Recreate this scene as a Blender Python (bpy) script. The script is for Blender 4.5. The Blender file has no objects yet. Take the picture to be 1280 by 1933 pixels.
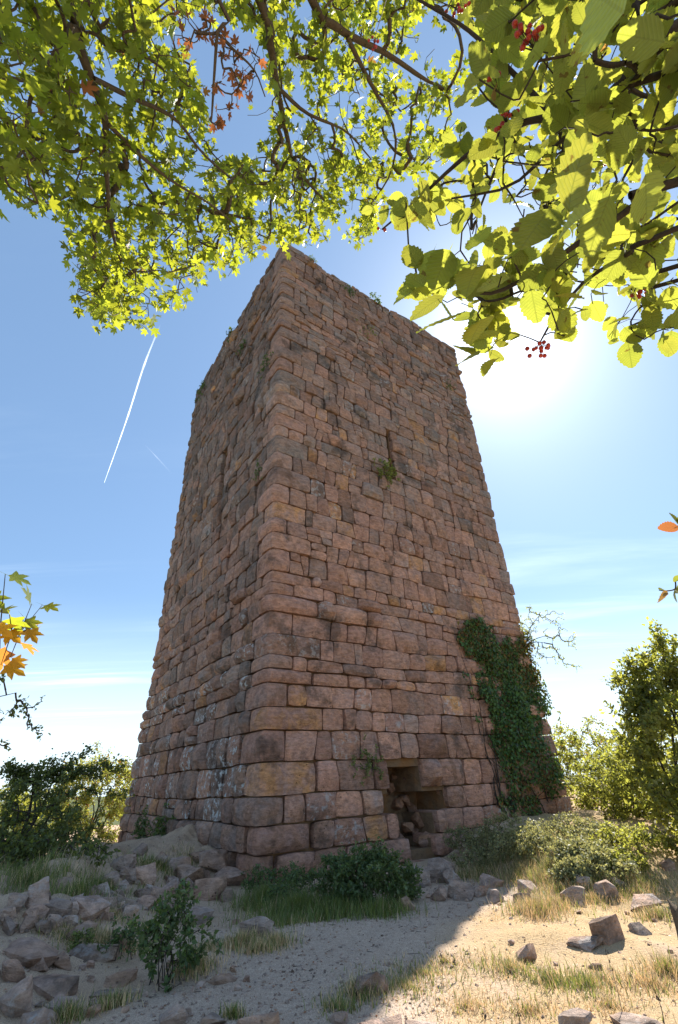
import bpy, bmesh, math, random
import numpy as np
from mathutils import Matrix, Vector

rng = np.random.default_rng(11)
random.seed(11)
S = bpy.context.scene
COL = S.collection

# ------------------------------------------------------------------ camera
FPX, TH, ROLL, EYE = 873.6, 0.5257, -0.0458, 1.65
W0, H0 = 1280.0, 1933.0
cr, sr = math.cos(ROLL), math.sin(ROLL)
cam = bpy.data.cameras.new('camera')
cam.sensor_fit = 'VERTICAL'
cam.sensor_height = 36.0
cam.lens = 36.0 * FPX / H0
cam.clip_start = 0.05
cam.clip_end = 30000
camo = bpy.data.objects.new('camera', cam)
COL.objects.link(camo)
_R = np.array([1., 0, 0]); _F = np.array([0, math.cos(TH), math.sin(TH)]); _U = np.array([0, -math.sin(TH), math.cos(TH)])
_cx = cr * _R + sr * _U
_cy = -sr * _R + cr * _U
camo.matrix_world = Matrix(((_cx[0], _cy[0], -_F[0], 0), (_cx[1], _cy[1], -_F[1], 0), (_cx[2], _cy[2], -_F[2], EYE), (0, 0, 0, 1)))
S.camera = camo

# ------------------------------------------------------------------ sky and sun
SUN_EL, SUN_AZ = math.radians(46.4), math.radians(28.6)      # azimuth clockwise from +Y
SUN = np.array([math.cos(SUN_EL) * math.sin(SUN_AZ), math.cos(SUN_EL) * math.cos(SUN_AZ), math.sin(SUN_EL)])
S.view_settings.view_transform = 'Standard'
S.view_settings.look = 'None'
S.view_settings.exposure = 1.25
S.view_settings.gamma = 1.0
S.view_settings.use_curve_mapping = False

sl = bpy.data.lights.new('sun', 'SUN')
sl.energy = 4.6
sl.angle = math.radians(0.5)
sl.color = (1.0, 0.93, 0.82)
so = bpy.data.objects.new('sun', sl)
COL.objects.link(so)
so.location = (20, 34, 42)
so.rotation_euler = Vector(SUN).to_track_quat('Z', 'Y').to_euler()


def NODE(nt, kind, ins=None, **props):
    n = nt.nodes.new(kind)
    for k, v in props.items():
        setattr(n, k, v)
    for k, v in (ins or {}).items():
        s = n.inputs[k]
        if isinstance(v, bpy.types.NodeSocket):
            nt.links.new(v, s)
        else:
            s.default_value = v
    return n


def MATH(nt, op, a, b=0.0, c=None, clamp=False):
    n = nt.nodes.new('ShaderNodeMath'); n.operation = op; n.use_clamp = clamp
    for i, v in enumerate((a, b, c)):
        if v is None: continue
        if isinstance(v, bpy.types.NodeSocket): nt.links.new(v, n.inputs[i])
        else: n.inputs[i].default_value = v
    return n.outputs[0]


def MIX(nt, fac, a, b, mode='MIX'):
    n = nt.nodes.new('ShaderNodeMix'); n.data_type = 'RGBA'; n.blend_type = mode
    n.clamp_factor = True
    for i, v in ((0, fac), (6, a), (7, b)):
        if isinstance(v, bpy.types.NodeSocket): nt.links.new(v, n.inputs[i])
        else: n.inputs[i].default_value = v if i == 0 else (*v[:3], 1.0)
    return n.outputs[2]


def RAMP(nt, fac, lo, hi, a=0.0, b=1.0):
    n = nt.nodes.new('ShaderNodeMapRange'); n.interpolation_type = 'SMOOTHSTEP'
    nt.links.new(fac, n.inputs[0])
    n.inputs[1].default_value = lo; n.inputs[2].default_value = hi
    n.inputs[3].default_value = a; n.inputs[4].default_value = b
    return n.outputs[0]


def NOISE(nt, vec, scale, detail=4.0, rough=0.55, dist=0.0):
    n = NODE(nt, 'ShaderNodeTexNoise', {'Scale': scale, 'Detail': detail, 'Roughness': rough, 'Distortion': dist})
    nt.links.new(vec, n.inputs['Vector'])
    return n.outputs[0]


def SCALED(nt, vec, s):
    n = NODE(nt, 'ShaderNodeMapping', {'Scale': s})
    nt.links.new(vec, n.inputs['Vector'])
    return n.outputs[0]


world = bpy.data.worlds.new('World')
S.world = world
world.use_nodes = True
wt = world.node_tree
wt.nodes.clear()
sky = NODE(wt, 'ShaderNodeTexSky', sky_type='NISHITA', sun_disc=False, sun_elevation=SUN_EL, sun_rotation=SUN_AZ,
           altitude=600.0, air_density=1.0, dust_density=0.7, ozone_density=1.6)
tc = NODE(wt, 'ShaderNodeTexCoord')
gen = tc.outputs['Generated']
dotn = NODE(wt, 'ShaderNodeVectorMath', {1: tuple(SUN)}, operation='DOT_PRODUCT')
nrm = NODE(wt, 'ShaderNodeVectorMath', {0: gen}, operation='NORMALIZE').outputs[0]
wt.links.new(nrm, dotn.inputs[0])
ang = MATH(wt, 'ARCCOSINE', MATH(wt, 'MINIMUM', dotn.outputs['Value'], 0.999999))
sep = NODE(wt, 'ShaderNodeSeparateXYZ', {0: nrm})
# thin cirrus: streaks laid on a high flat layer, thickening towards the horizon
zc = MATH(wt, 'MAXIMUM', sep.outputs[2], 0.03)
pl = NODE(wt, 'ShaderNodeCombineXYZ', {0: MATH(wt, 'DIVIDE', sep.outputs[0], zc), 1: MATH(wt, 'DIVIDE', sep.outputs[1], zc), 2: 0.0}).outputs[0]
rot = NODE(wt, 'ShaderNodeMapping', {'Rotation': (0, 0, 0.5), 'Scale': (0.16, 0.75, 1.0)})
wt.links.new(pl, rot.inputs['Vector'])
c1 = NOISE(wt, rot.outputs[0], 1.5, 7.0, 0.58, 0.6)
c2 = NOISE(wt, pl, 0.25, 3.0, 0.5, 0.3)
cl = MATH(wt, 'MULTIPLY', RAMP(wt, c1, 0.46, 0.74), RAMP(wt, c2, 0.36, 0.58))
cl = MATH(wt, 'MULTIPLY', cl, RAMP(wt, sep.outputs[2], 0.70, 0.15, 0.30, 0.9))
horizon = MATH(wt, 'MULTIPLY', RAMP(wt, sep.outputs[2], 0.34, 0.0), 0.78)
base_sky = MIX(wt, 0.48, MIX(wt, 1.0, sky.outputs[0], (0.84, 0.94, 0.97), 'MULTIPLY'), (1.35, 2.2, 3.5))
veil = MIX(wt, MATH(wt, 'ADD', cl, horizon, clamp=True), base_sky, (5.4, 6.5, 7.2))
# aureole of forward-scattered light round the sun
g1 = MATH(wt, 'MULTIPLY', MATH(wt, 'EXPONENT', MATH(wt, 'MULTIPLY', ang, -18.0)), 11.0)
g2 = MATH(wt, 'MULTIPLY', MATH(wt, 'EXPONENT', MATH(wt, 'MULTIPLY', ang, -6.0)), 0.4)
disc = RAMP(wt, ang, 0.0075, 0.0045, 0.0, 900.0)
gl = MATH(wt, 'ADD', MATH(wt, 'ADD', g1, g2), disc)
glc = MIX(wt, 1.0, (1.0, 0.98, 0.94), NODE(wt, 'ShaderNodeCombineXYZ', {0: gl, 1: gl, 2: gl}).outputs[0], 'MULTIPLY')
skyc = MIX(wt, 1.0, veil, glc, 'ADD')
bg = NODE(wt, 'ShaderNodeBackground', {'Color': skyc, 'Strength': 0.095})
wo = NODE(wt, 'ShaderNodeOutputWorld')
wt.links.new(bg.outputs[0], wo.inputs[0])

S.cycles.max_bounces = 8
S.cycles.transparent_max_bounces = 8
S.cycles.transmission_bounces = 5
S.cycles.diffuse_bounces = 4


# ------------------------------------------------------------------ geometry helpers
def ray(px, py):
    X, Y = px - W0 / 2, py - H0 / 2
    x, y = cr * X + sr * Y, -sr * X + cr * Y
    v = x * _R + FPX * _F - y * _U
    return v / np.linalg.norm(v)


CAM = np.array([0, 0, EYE])


def PV(px, py, d):
    return CAM + ray(px, py) * d


def project(P):
    P = np.atleast_2d(P) - CAM
    fw = P @ _F
    fs = np.where(np.abs(fw) < 1e-4, 1e-4, fw)
    x = FPX * (P @ _cx) / fs
    y = -FPX * (P @ _cy) / fs
    return np.c_[W0 / 2 + x, H0 / 2 + y], fw


def _hash(ix, iy, iz, seed):
    h = (ix.astype(np.int64) * 374761393 + iy.astype(np.int64) * 668265263 + iz.astype(np.int64) * 974634777 + seed * 1274126177) & 0xFFFFFFFF
    h = ((h ^ (h >> 13)) * 1274126177) & 0xFFFFFFFF
    h = h ^ (h >> 16)
    return (h & 0xFFFF) / 65535.0


def vnoise(P, scale, seed=0):
    P = np.asarray(P, float) * scale
    i = np.floor(P).astype(np.int64); f = P - i
    f = f * f * (3 - 2 * f)
    r = 0
    for dx in (0, 1):
        for dy in (0, 1):
            for dz in (0, 1):
                w = (f[..., 0] if dx else 1 - f[..., 0]) * (f[..., 1] if dy else 1 - f[..., 1]) * (f[..., 2] if dz else 1 - f[..., 2])
                r = r + w * _hash(i[..., 0] + dx, i[..., 1] + dy, i[..., 2] + dz, seed)
    return r * 2 - 1


def fbm(P, scale, seed=0, octs=3):
    r = 0; a = 1.0
    for k in range(octs):
        r = r + a * vnoise(P, scale * 2 ** k, seed + k * 7); a *= 0.5
    return r


def sstep(a, b, x):
    t = np.clip((x - a) / (b - a), 0, 1)
    return t * t * (3 - 2 * t)


def new_mesh(name, V, faces, mat=None, attrs=None, uv=None, smooth=True):
    """faces: list of int arrays (m,3) or (m,4)."""
    V = np.ascontiguousarray(V, dtype=np.float32)
    me = bpy.data.meshes.new(name)
    me.vertices.add(len(V))
    me.vertices.foreach_set('co', V.ravel())
    faces = [np.asarray(f, dtype=np.int32) for f in faces if len(f)]
    loops = np.concatenate([f.ravel() for f in faces])
    tot = np.concatenate([np.full(len(f), f.shape[1], np.int32) for f in faces])
    st = np.concatenate([[0], np.cumsum(tot)[:-1]]).astype(np.int32)
    me.loops.add(len(loops)); me.loops.foreach_set('vertex_index', loops)
    me.polygons.add(len(tot)); me.polygons.foreach_set('loop_start', st); me.polygons.foreach_set('loop_total', tot)
    me.polygons.foreach_set('use_smooth', np.full(len(tot), smooth))
    for k, a in (attrs or {}).items():
        a = np.asarray(a, np.float32)
        if a.ndim == 1:
            at = me.attributes.new(k, 'FLOAT', 'POINT'); at.data.foreach_set('value', a)
        else:
            at = me.attributes.new(k, 'FLOAT_COLOR', 'POINT'); at.data.foreach_set('color', a.ravel())
    if uv is not None:
        ul = me.uv_layers.new(name='UVMap')
        ul.data.foreach_set('uv', np.asarray(uv, np.float32)[loops].ravel())
    me.update(calc_edges=True)
    if mat: me.materials.append(mat)
    return me


def link(name, data, parent=None, loc=None, **props):
    o = bpy.data.objects.new(name, data)
    COL.objects.link(o)
    if parent is not None: o.parent = parent
    if loc is not None: o.location = loc
    for k, v in props.items(): o[k] = v
    return o


def thing(name, label, cat, loc=(0, 0, 0), group=None, data=None):
    o = link(name, data, None, loc)
    o['label'] = label; o['category'] = cat
    if group: o['group'] = group
    return o


class Acc:
    """collects pieces into one mesh"""
    def __init__(self):
        self.V = []; self.F = {3: [], 4: []}; self.A = []; self.U = []; self.n = 0

    def add(self, V, F, a=None, uv=None):
        V = np.asarray(V, float)
        self.V.append(V)
        for f in (F if isinstance(F, list) else [F]):
            f = np.asarray(f)
            if len(f): self.F[f.shape[1]].append(f + self.n)
        if a is not None: self.A.append(a)
        if uv is not None: self.U.append(uv)
        self.n += len(V)

    def mesh(self, name, mat, attr=None, smooth=True, off=None):
        V = np.concatenate(self.V)
        if off is not None: V = V - np.asarray(off)
        F = [np.concatenate(f) for f in self.F.values() if f]
        at = {attr: np.concatenate(self.A)} if attr and self.A else None
        uv = np.concatenate(self.U) if self.U else None
        return new_mesh(name, V, F, mat, at, uv, smooth)


def instance(T, F, pos, B, scale, uv=None, acc=None, tone=None):
    """T template verts (k,3); pos (n,3); B (n,3,3) columns = local axes; scale (n,)"""
    n, k = len(pos), len(T)
    V = np.einsum('nij,kj->nki', B, T) * scale[:, None, None] + pos[:, None, :]
    V = V.reshape(-1, 3)
    Fs = [(np.asarray(f)[None] + (np.arange(n) * k)[:, None, None]).reshape(-1, np.asarray(f).shape[1]) for f in F]
    a = None
    if tone is not None: a = np.repeat(tone, k, axis=0)
    u = np.tile(uv, (n, 1)) if uv is not None else None
    acc.add(V, Fs, a, u)


def unit(v):
    v = np.asarray(v, float)
    return v / np.maximum(np.linalg.norm(v, axis=-1, keepdims=True), 1e-9)


def basis(d, nrm_):
    """columns side, d, normal"""
    d = unit(d)
    s = unit(np.cross(d, nrm_))
    n = np.cross(s, d)
    return np.stack([s, d, n], axis=-1)


def tubes(acc, P0, P1, r0, r1, sides=5, tone=None):
    P0, P1 = np.asarray(P0, float), np.asarray(P1, float)
    n = len(P0)
    d = unit(P1 - P0)
    ref = np.where(np.abs(d[:, 2:3]) > 0.9, np.array([[1., 0, 0]]), np.array([[0, 0, 1.]]))
    s = unit(np.cross(d, ref)); t = np.cross(d, s)
    a = np.arange(sides) / sides * 2 * np.pi
    ring = np.cos(a)[None, :, None] * s[:, None, :] + np.sin(a)[None, :, None] * t[:, None, :]
    V = np.concatenate([P0[:, None] + ring * np.asarray(r0)[:, None, None], P1[:, None] + ring * np.asarray(r1)[:, None, None]], axis=1)
    i = np.arange(sides); j = (i + 1) % sides
    q = np.stack([i, j, j + sides, i + sides], -1)
    F = (q[None] + (np.arange(n) * 2 * sides)[:, None, None]).reshape(-1, 4)
    acc.add(V.reshape(-1, 3), F, None if tone is None else np.tile(tone, (n * 2 * sides, 1)))


def spline(pts, n):
    """Catmull-Rom through pts (k,d) -> (n,d)"""
    pts = np.asarray(pts, float)
    k = len(pts)
    p = np.vstack([2 * pts[0] - pts[1], pts, 2 * pts[-1] - pts[-2]])
    t = np.linspace(0, k - 1 - 1e-6, n); i = t.astype(int); f = (t - i)[:, None]
    a, b, c, d = p[i], p[i + 1], p[i + 2], p[i + 3]
    return 0.5 * (2 * b + (c - a) * f + (2 * a - 5 * b + 4 * c - d) * f ** 2 + (3 * b - a - 3 * c + d) * f ** 3)


def inside(poly, P):
    poly = np.asarray(poly, float); P = np.atleast_2d(P)
    x, y = P[:, 0], P[:, 1]
    r = np.zeros(len(P), bool)
    for (x0, y0), (x1, y1) in zip(poly, np.roll(poly, -1, 0)):
        c = ((y0 > y) != (y1 > y)) & (x < (x1 - x0) * (y - y0) / (y1 - y0 + 1e-12) + x0)
        r ^= c
    return r


# ------------------------------------------------------------------ materials
def material(name):
    m = bpy.data.materials.new(name); m.use_nodes = True
    nt = m.node_tree; nt.nodes.clear()
    return m, nt


def finish(nt, col, rough, bump=None, bdist=0.02, bstr=1.0, spec=0.25):
    p = NODE(nt, 'ShaderNodeBsdfPrincipled', {'Base Color': col, 'Roughness': rough})
    p.inputs['Specular IOR Level'].default_value = spec
    if bump is not None:
        b = NODE(nt, 'ShaderNodeBump', {'Height': bump, 'Distance': bdist, 'Strength': bstr})
        nt.links.new(b.outputs[0], p.inputs['Normal'])
    o = NODE(nt, 'ShaderNodeOutputMaterial')
    nt.links.new(p.outputs[0], o.inputs[0])


def stone_material(name, grey, red, orange, k=1.0):
    m, nt = material(name)
    pos = NODE(nt, 'ShaderNodeNewGeometry').outputs['Position']
    tone = NODE(nt, 'ShaderNodeAttribute', attribute_name='tone')
    sp = NODE(nt, 'ShaderNodeSeparateColor', {0: tone.outputs['Color']})
    tr, tg, tb = sp.outputs
    offs = NODE(nt, 'ShaderNodeVectorMath', {0: pos, 1: tone.outputs['Color']}, operation='MULTIPLY_ADD').outputs[0]
    sc = NODE(nt, 'ShaderNodeVectorMath', {0: tone.outputs['Color'], 'Scale': 17.0}, operation='SCALE').outputs[0]
    p2 = NODE(nt, 'ShaderNodeVectorMath', {0: pos, 1: sc}, operation='ADD').outputs[0]
    nbig = NOISE(nt, pos, 0.45, 4, 0.6)
    nmid = NOISE(nt, p2, 2.6, 7, 0.62, 0.4)
    nfine = NOISE(nt, SCALED(nt, p2, (1, 1, 1.8)), 7.0, 8, 0.70)
    grain = NOISE(nt, pos, 120.0, 3, 0.7)
    bed = NOISE(nt, SCALED(nt, p2, (1.2, 1.2, 9.0)), 1.6, 5, 0.6, 0.5)
    vor = NODE(nt, 'ShaderNodeTexVoronoi', {'Scale': 13.0, 'Randomness': 1.0}); nt.links.new(p2, vor.inputs['Vector'])
    pits = RAMP(nt, vor.outputs['Distance'], 0.20, 0.07)
    pits = MATH(nt, 'MULTIPLY', pits, RAMP(nt, nmid, 0.50, 0.62))
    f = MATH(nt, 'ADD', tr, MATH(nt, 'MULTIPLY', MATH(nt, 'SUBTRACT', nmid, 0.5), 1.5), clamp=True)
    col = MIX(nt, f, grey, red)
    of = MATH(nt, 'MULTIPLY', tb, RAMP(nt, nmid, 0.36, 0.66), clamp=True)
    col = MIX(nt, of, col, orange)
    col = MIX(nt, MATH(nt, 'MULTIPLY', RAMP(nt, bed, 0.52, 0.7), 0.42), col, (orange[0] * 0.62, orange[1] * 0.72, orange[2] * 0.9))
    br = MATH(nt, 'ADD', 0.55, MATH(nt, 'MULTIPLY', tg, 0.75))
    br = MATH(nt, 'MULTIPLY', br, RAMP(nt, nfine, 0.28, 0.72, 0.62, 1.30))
    br = MATH(nt, 'MULTIPLY', br, RAMP(nt, grain, 0.3, 0.7, 0.93, 1.07))
    br = MATH(nt, 'MULTIPLY', br, MATH(nt, 'SUBTRACT', 1.0, MATH(nt, 'MULTIPLY', pits, 0.6)))
    stain = MATH(nt, 'MULTIPLY', RAMP(nt, NOISE(nt, pos, 1.1, 6, 0.66), 0.53, 0.66), 0.62)
    col = MIX(nt, stain, col, (0.055, 0.048, 0.042))
    moss = MATH(nt, 'MULTIPLY', RAMP(nt, NOISE(nt, pos, 2.3, 8, 0.75), 0.60, 0.74), RAMP(nt, nbig, 0.45, 0.6, 0.0, 0.55))
    col = MIX(nt, moss, col, (0.16, 0.16, 0.10))
    cv = NODE(nt, 'ShaderNodeCombineXYZ', {0: br, 1: br, 2: br}).outputs[0]
    col = MIX(nt, 1.0, col, cv, 'MULTIPLY')
    rust = MATH(nt, 'MULTIPLY', RAMP(nt, NOISE(nt, SCALED(nt, p2, (1, 1, 0.8)), 1.7, 5, 0.6, 0.8), 0.54, 0.68), 0.5)
    col = MIX(nt, rust, col, (0.17, 0.09, 0.05))
    lich = MATH(nt, 'MULTIPLY', tone.outputs['Alpha'], RAMP(nt, NOISE(nt, pos, 7.0, 8, 0.72), 0.52, 0.60))
    col = MIX(nt, lich, col, (0.50, 0.52, 0.52))
    specks = NODE(nt, 'ShaderNodeTexVoronoi', {'Scale': 4.3}); nt.links.new(pos, specks.inputs['Vector'])
    col = MIX(nt, RAMP(nt, specks.outputs['Distance'], 0.05, 0.03, 0.0, 0.7), col, (0.62, 0.6, 0.57))
    h = MATH(nt, 'ADD', MATH(nt, 'MULTIPLY', nfine, 0.75), MATH(nt, 'MULTIPLY', bed, 0.55))
    h = MATH(nt, 'ADD', h, MATH(nt, 'MULTIPLY', nmid, 0.9))
    h = MATH(nt, 'ADD', h, MATH(nt, 'MULTIPLY', grain, 0.05))
    h = MATH(nt, 'SUBTRACT', h, MATH(nt, 'MULTIPLY', pits, 0.6))
    finish(nt, col, 0.9, h, 0.075 * k, 1.0, 0.2)
    return m


M_STONE = stone_material('red_sandstone', (0.285, 0.232, 0.205), (0.435, 0.245, 0.188), (0.50, 0.26, 0.115))
M_ROCK = stone_material('grey_sandstone_rubble', (0.39, 0.315, 0.27), (0.46, 0.30, 0.235), (0.48, 0.30, 0.17), 1.1)


def mortar_material():
    m, nt = material('old_mortar')
    pos = NODE(nt, 'ShaderNodeNewGeometry').outputs['Position']
    n1 = NOISE(nt, pos, 6, 7, 0.7); n2 = NOISE(nt, pos, 1.2, 4)
    col = MIX(nt, n1, (0.13, 0.09, 0.06), (0.31, 0.205, 0.125))
    col = MIX(nt, RAMP(nt, n2, 0.5, 0.65, 0, 0.6), col, (0.30, 0.15, 0.06))
    finish(nt, col, 0.95, n1, 0.06, 1.0, 0.1)
    return m


M_MORTAR = mortar_material()


def leaf_material(name, top, under, trans, veins=False, tfac=0.5, vary=0.35):
    m, nt = material(name)
    tone = NODE(nt, 'ShaderNodeAttribute', attribute_name='tone')
    oi = NODE(nt, 'ShaderNodeObjectInfo')
    geo = NODE(nt, 'ShaderNodeNewGeometry')
    sp = NODE(nt, 'ShaderNodeSeparateColor', {0: tone.outputs['Color']})
    rnd = MATH(nt, 'FRACT', MATH(nt, 'ADD', sp.outputs[0], oi.outputs['Random']))
    br = MATH(nt, 'ADD', 1.0 - vary, MATH(nt, 'MULTIPLY', rnd, 2 * vary))
    cv = NODE(nt, 'ShaderNodeCombineXYZ', {0: br, 1: br, 2: br}).outputs[0]
    autumn = sp.outputs[1]
    refl = MIX(nt, geo.outputs['Backfacing'], top, under)
    tcol = MIX(nt, MATH(nt, 'MULTIPLY', sp.outputs[2], 0.8), trans, (trans[0] * 1.18, trans[1] * 1.0, trans[2]))
    blot = NOISE(nt, geo.outputs['Position'], 45.0, 4, 0.6)
    if veins:
        uv = NODE(nt, 'ShaderNodeTexCoord').outputs['UV']
        su = NODE(nt, 'ShaderNodeSeparateXYZ', {0: uv})
        x = MATH(nt, 'ABSOLUTE', MATH(nt, 'SUBTRACT', su.outputs[0], 0.5))
        w = MATH(nt, 'SUBTRACT', su.outputs[1], MATH(nt, 'MULTIPLY', x, 0.75))
        wv = MATH(nt, 'ABSOLUTE', MATH(nt, 'SUBTRACT', MATH(nt, 'FRACT', MATH(nt, 'MULTIPLY', w, 11.0)), 0.5))
        ve = MATH(nt, 'MAXIMUM', RAMP(nt, wv, 0.10, 0.03), RAMP(nt, x, 0.022, 0.01))
        refl = MIX(nt, MATH(nt, 'MULTIPLY', ve, 0.5), refl, (under[0] * 1.25, under[1] * 1.2, under[2]))
        tcol = MIX(nt, MATH(nt, 'MULTIPLY', ve, 0.55), tcol, (trans[0] * 0.42, trans[1] * 0.45, trans[2] * 0.4))
        cup = RAMP(nt, wv, 0.0, 0.5)
    tcol = MIX(nt, RAMP(nt, blot, 0.45, 0.75, 0.0, 0.35), tcol, (trans[0] * 0.55, trans[1] * 0.62, trans[2] * 0.6))
    spots = MATH(nt, 'MULTIPLY', RAMP(nt, NOISE(nt, geo.outputs['Position'], 38.0, 3, 0.5), 0.66, 0.71), 0.75 if veins else 0.0)
    refl = MIX(nt, spots, refl, (0.16, 0.085, 0.03)); tcol = MIX(nt, spots, tcol, (0.16, 0.07, 0.02))
    refl = MIX(nt, autumn, refl, (0.24, 0.10, 0.04)); tcol = MIX(nt, autumn, tcol, (0.42, 0.14, 0.045))
    refl = MIX(nt, 1.0, refl, cv, 'MULTIPLY'); tcol = MIX(nt, 1.0, tcol, cv, 'MULTIPLY')
    p = NODE(nt, 'ShaderNodeBsdfPrincipled', {'Base Color': refl, 'Roughness': 0.5})
    p.inputs['Specular IOR Level'].default_value = 0.35
    if veins:
        b = NODE(nt, 'ShaderNodeBump', {'Height': cup, 'Distance': 0.003, 'Strength': 0.8})
        nt.links.new(b.outputs[0], p.inputs['Normal'])
    t = NODE(nt, 'ShaderNodeBsdfTranslucent', {'Color': tcol})
    mx = NODE(nt, 'ShaderNodeMixShader', {0: tfac})
    nt.links.new(p.outputs[0], mx.inputs[1]); nt.links.new(t.outputs[0], mx.inputs[2])
    o = NODE(nt, 'ShaderNodeOutputMaterial'); nt.links.new(mx.outputs[0], o.inputs[0])
    return m


M_MAPLE = leaf_material('maple_leaf', (0.06, 0.11, 0.022), (0.10, 0.15, 0.04), (0.42, 0.48, 0.03), False, 0.56)
M_BEAM = leaf_material('whitebeam_leaf', (0.07, 0.12, 0.028), (0.21, 0.24, 0.09), (0.44, 0.48, 0.055), True, 0.60, 0.2)
M_YELLOW = leaf_material('autumn_leaf', (0.40, 0.24, 0.03), (0.42, 0.28, 0.06), (0.85, 0.50, 0.03), False, 0.6)
M_IVY = leaf_material('ivy_leaf', (0.058, 0.12, 0.034), (0.10, 0.145, 0.055), (0.20, 0.30, 0.03), False, 0.3, 0.6)
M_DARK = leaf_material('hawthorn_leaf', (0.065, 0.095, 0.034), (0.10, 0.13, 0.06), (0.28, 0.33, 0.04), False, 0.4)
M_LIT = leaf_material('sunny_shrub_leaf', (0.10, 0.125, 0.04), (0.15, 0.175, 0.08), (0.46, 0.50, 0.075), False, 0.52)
M_NETTLE = leaf_material('nettle_leaf', (0.06, 0.105, 0.042), (0.11, 0.15, 0.08), (0.20, 0.30, 0.04), False, 0.35)
M_PALE = leaf_material('pale_bramble_leaf', (0.20, 0.225, 0.115), (0.25, 0.265, 0.15), (0.42, 0.42, 0.14), False, 0.4)
M_DRY = leaf_material('straw', (0.66, 0.50, 0.29), (0.66, 0.50, 0.29), (0.66, 0.47, 0.23), False, 0.3)
M_GREEN = leaf_material('grass_blade', (0.12, 0.165, 0.05), (0.13, 0.18, 0.06), (0.32, 0.38, 0.07), False, 0.35)


def bark_material(name, a, b):
    m, nt = material(name)
    pos = NODE(nt, 'ShaderNodeNewGeometry').outputs['Position']
    n = NOISE(nt, SCALED(nt, pos, (1, 1, 0.4)), 35, 6, 0.7)
    finish(nt, MIX(nt, n, a, b), 0.9, n, 0.01, 1.0, 0.15)
    return m


M_BARK = bark_material('maple_bark', (0.045, 0.035, 0.026), (0.16, 0.13, 0.10))
M_BARK2 = bark_material('dark_bark', (0.022, 0.018, 0.016), (0.085, 0.070, 0.058))


def berry_material():
    m, nt = material('red_berry')
    pos = NODE(nt, 'ShaderNodeNewGeometry').outputs['Position']
    oi = NODE(nt, 'ShaderNodeObjectInfo')
    col = MIX(nt, oi.outputs['Random'], (0.28, 0.012, 0.012), (0.48, 0.045, 0.022))
    finish(nt, col, 0.3, NOISE(nt, pos, 90, 2), 0.001, 0.3, 0.5)
    return m


M_BERRY = berry_material()


def ground_material():
    m, nt = material('hilltop_soil')
    pos = NODE(nt, 'ShaderNodeNewGeometry').outputs['Position']
    at = NODE(nt, 'ShaderNodeAttribute', attribute_name='cover')
    sp = NODE(nt, 'ShaderNodeSeparateColor', {0: at.outputs['Color']})
    path, grass, far = sp.outputs
    n1 = NOISE(nt, pos, 0.9, 6, 0.62); n2 = NOISE(nt, pos, 9.0, 8, 0.7); n3 = NOISE(nt, pos, 55.0, 6, 0.7)
    v = NODE(nt, 'ShaderNodeTexVoronoi', {'Scale': 38.0}); nt.links.new(pos, v.inputs['Vector'])
    v2 = NODE(nt, 'ShaderNodeTexVoronoi', {'Scale': 95.0}); nt.links.new(pos, v2.inputs['Vector'])
    soil = MIX(nt, n1, (0.45, 0.325, 0.225), (0.60, 0.455, 0.325))
    soil = MIX(nt, RAMP(nt, n2, 0.45, 0.75, 0, 0.4), soil, (0.36, 0.26, 0.19))
    grav = MIX(nt, v.outputs['Color'], (0.46, 0.355, 0.275), (0.60, 0.475, 0.375))
    grav = MIX(nt, RAMP(nt, n2, 0.4, 0.7, 0, 0.5), grav, (0.46, 0.35, 0.265))
    gr = MIX(nt, n2, (0.44, 0.315, 0.175), (0.57, 0.42, 0.25))
    gr = MIX(nt, RAMP(nt, n1, 0.55, 0.7, 0, 0.4), gr, (0.30, 0.28, 0.11))
    col = MIX(nt, path, soil, grav)
    gm = MATH(nt, 'MULTIPLY', grass, RAMP(nt, NOISE(nt, pos, 1.3, 5, 0.6), 0.28, 0.50), clamp=True)
    col = MIX(nt, gm, col, gr)
    farc = MIX(nt, NOISE(nt, pos, 0.02, 4), (0.07, 0.09, 0.035), (0.13, 0.14, 0.06))
    col = MIX(nt, far, col, farc)
    fl = RAMP(nt, v2.outputs['Distance'], 0.0, 0.7, 1.18, 0.72)
    col = MIX(nt, 1.0, col, NODE(nt, 'ShaderNodeCombineXYZ', {0: fl, 1: fl, 2: fl}).outputs[0], 'MULTIPLY')
    h = MATH(nt, 'ADD', MATH(nt, 'MULTIPLY', n3, 0.5), MATH(nt, 'MULTIPLY', n2, 1.2))
    h = MATH(nt, 'SUBTRACT', h, MATH(nt, 'MULTIPLY', v.outputs['Distance'], 0.45))
    finish(nt, col, 0.95, h, 0.025, 0.7, 0.12)
    return m


M_GROUND = ground_material()

# ------------------------------------------------------------------ tower frame of reference
YAW = 0.628
NC = np.array([-1.7803, 10.858, 0.0])
DR = np.array([math.cos(YAW), math.sin(YAW), 0]); DL = np.array([-math.sin(YAW), math.cos(YAW), 0])
WL, WR, HT = 10.08, 10.13, 21.45


def batter(v):
    v = np.asarray(v, float)
    return 0.24 * np.clip(1 - v / 5.5, 0, 1) ** 1.6


def face_pt(face, u, v, d):
    """u along the wall from the near corner, v height, d outwards"""
    u, v, d = np.broadcast_arrays(np.asarray(u, float), np.asarray(v, float), np.asarray(d, float))
    b = batter(v)
    along, out, wid = (DL, -DR, WL) if face == 'L' else (DR, -DL, WR)
    uu = u / wid * (wid + 2 * b) - b
    return NC + along * uu[..., None] + out * (d + b)[..., None] + np.array([0, 0, 1.0]) * v[..., None]


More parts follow.
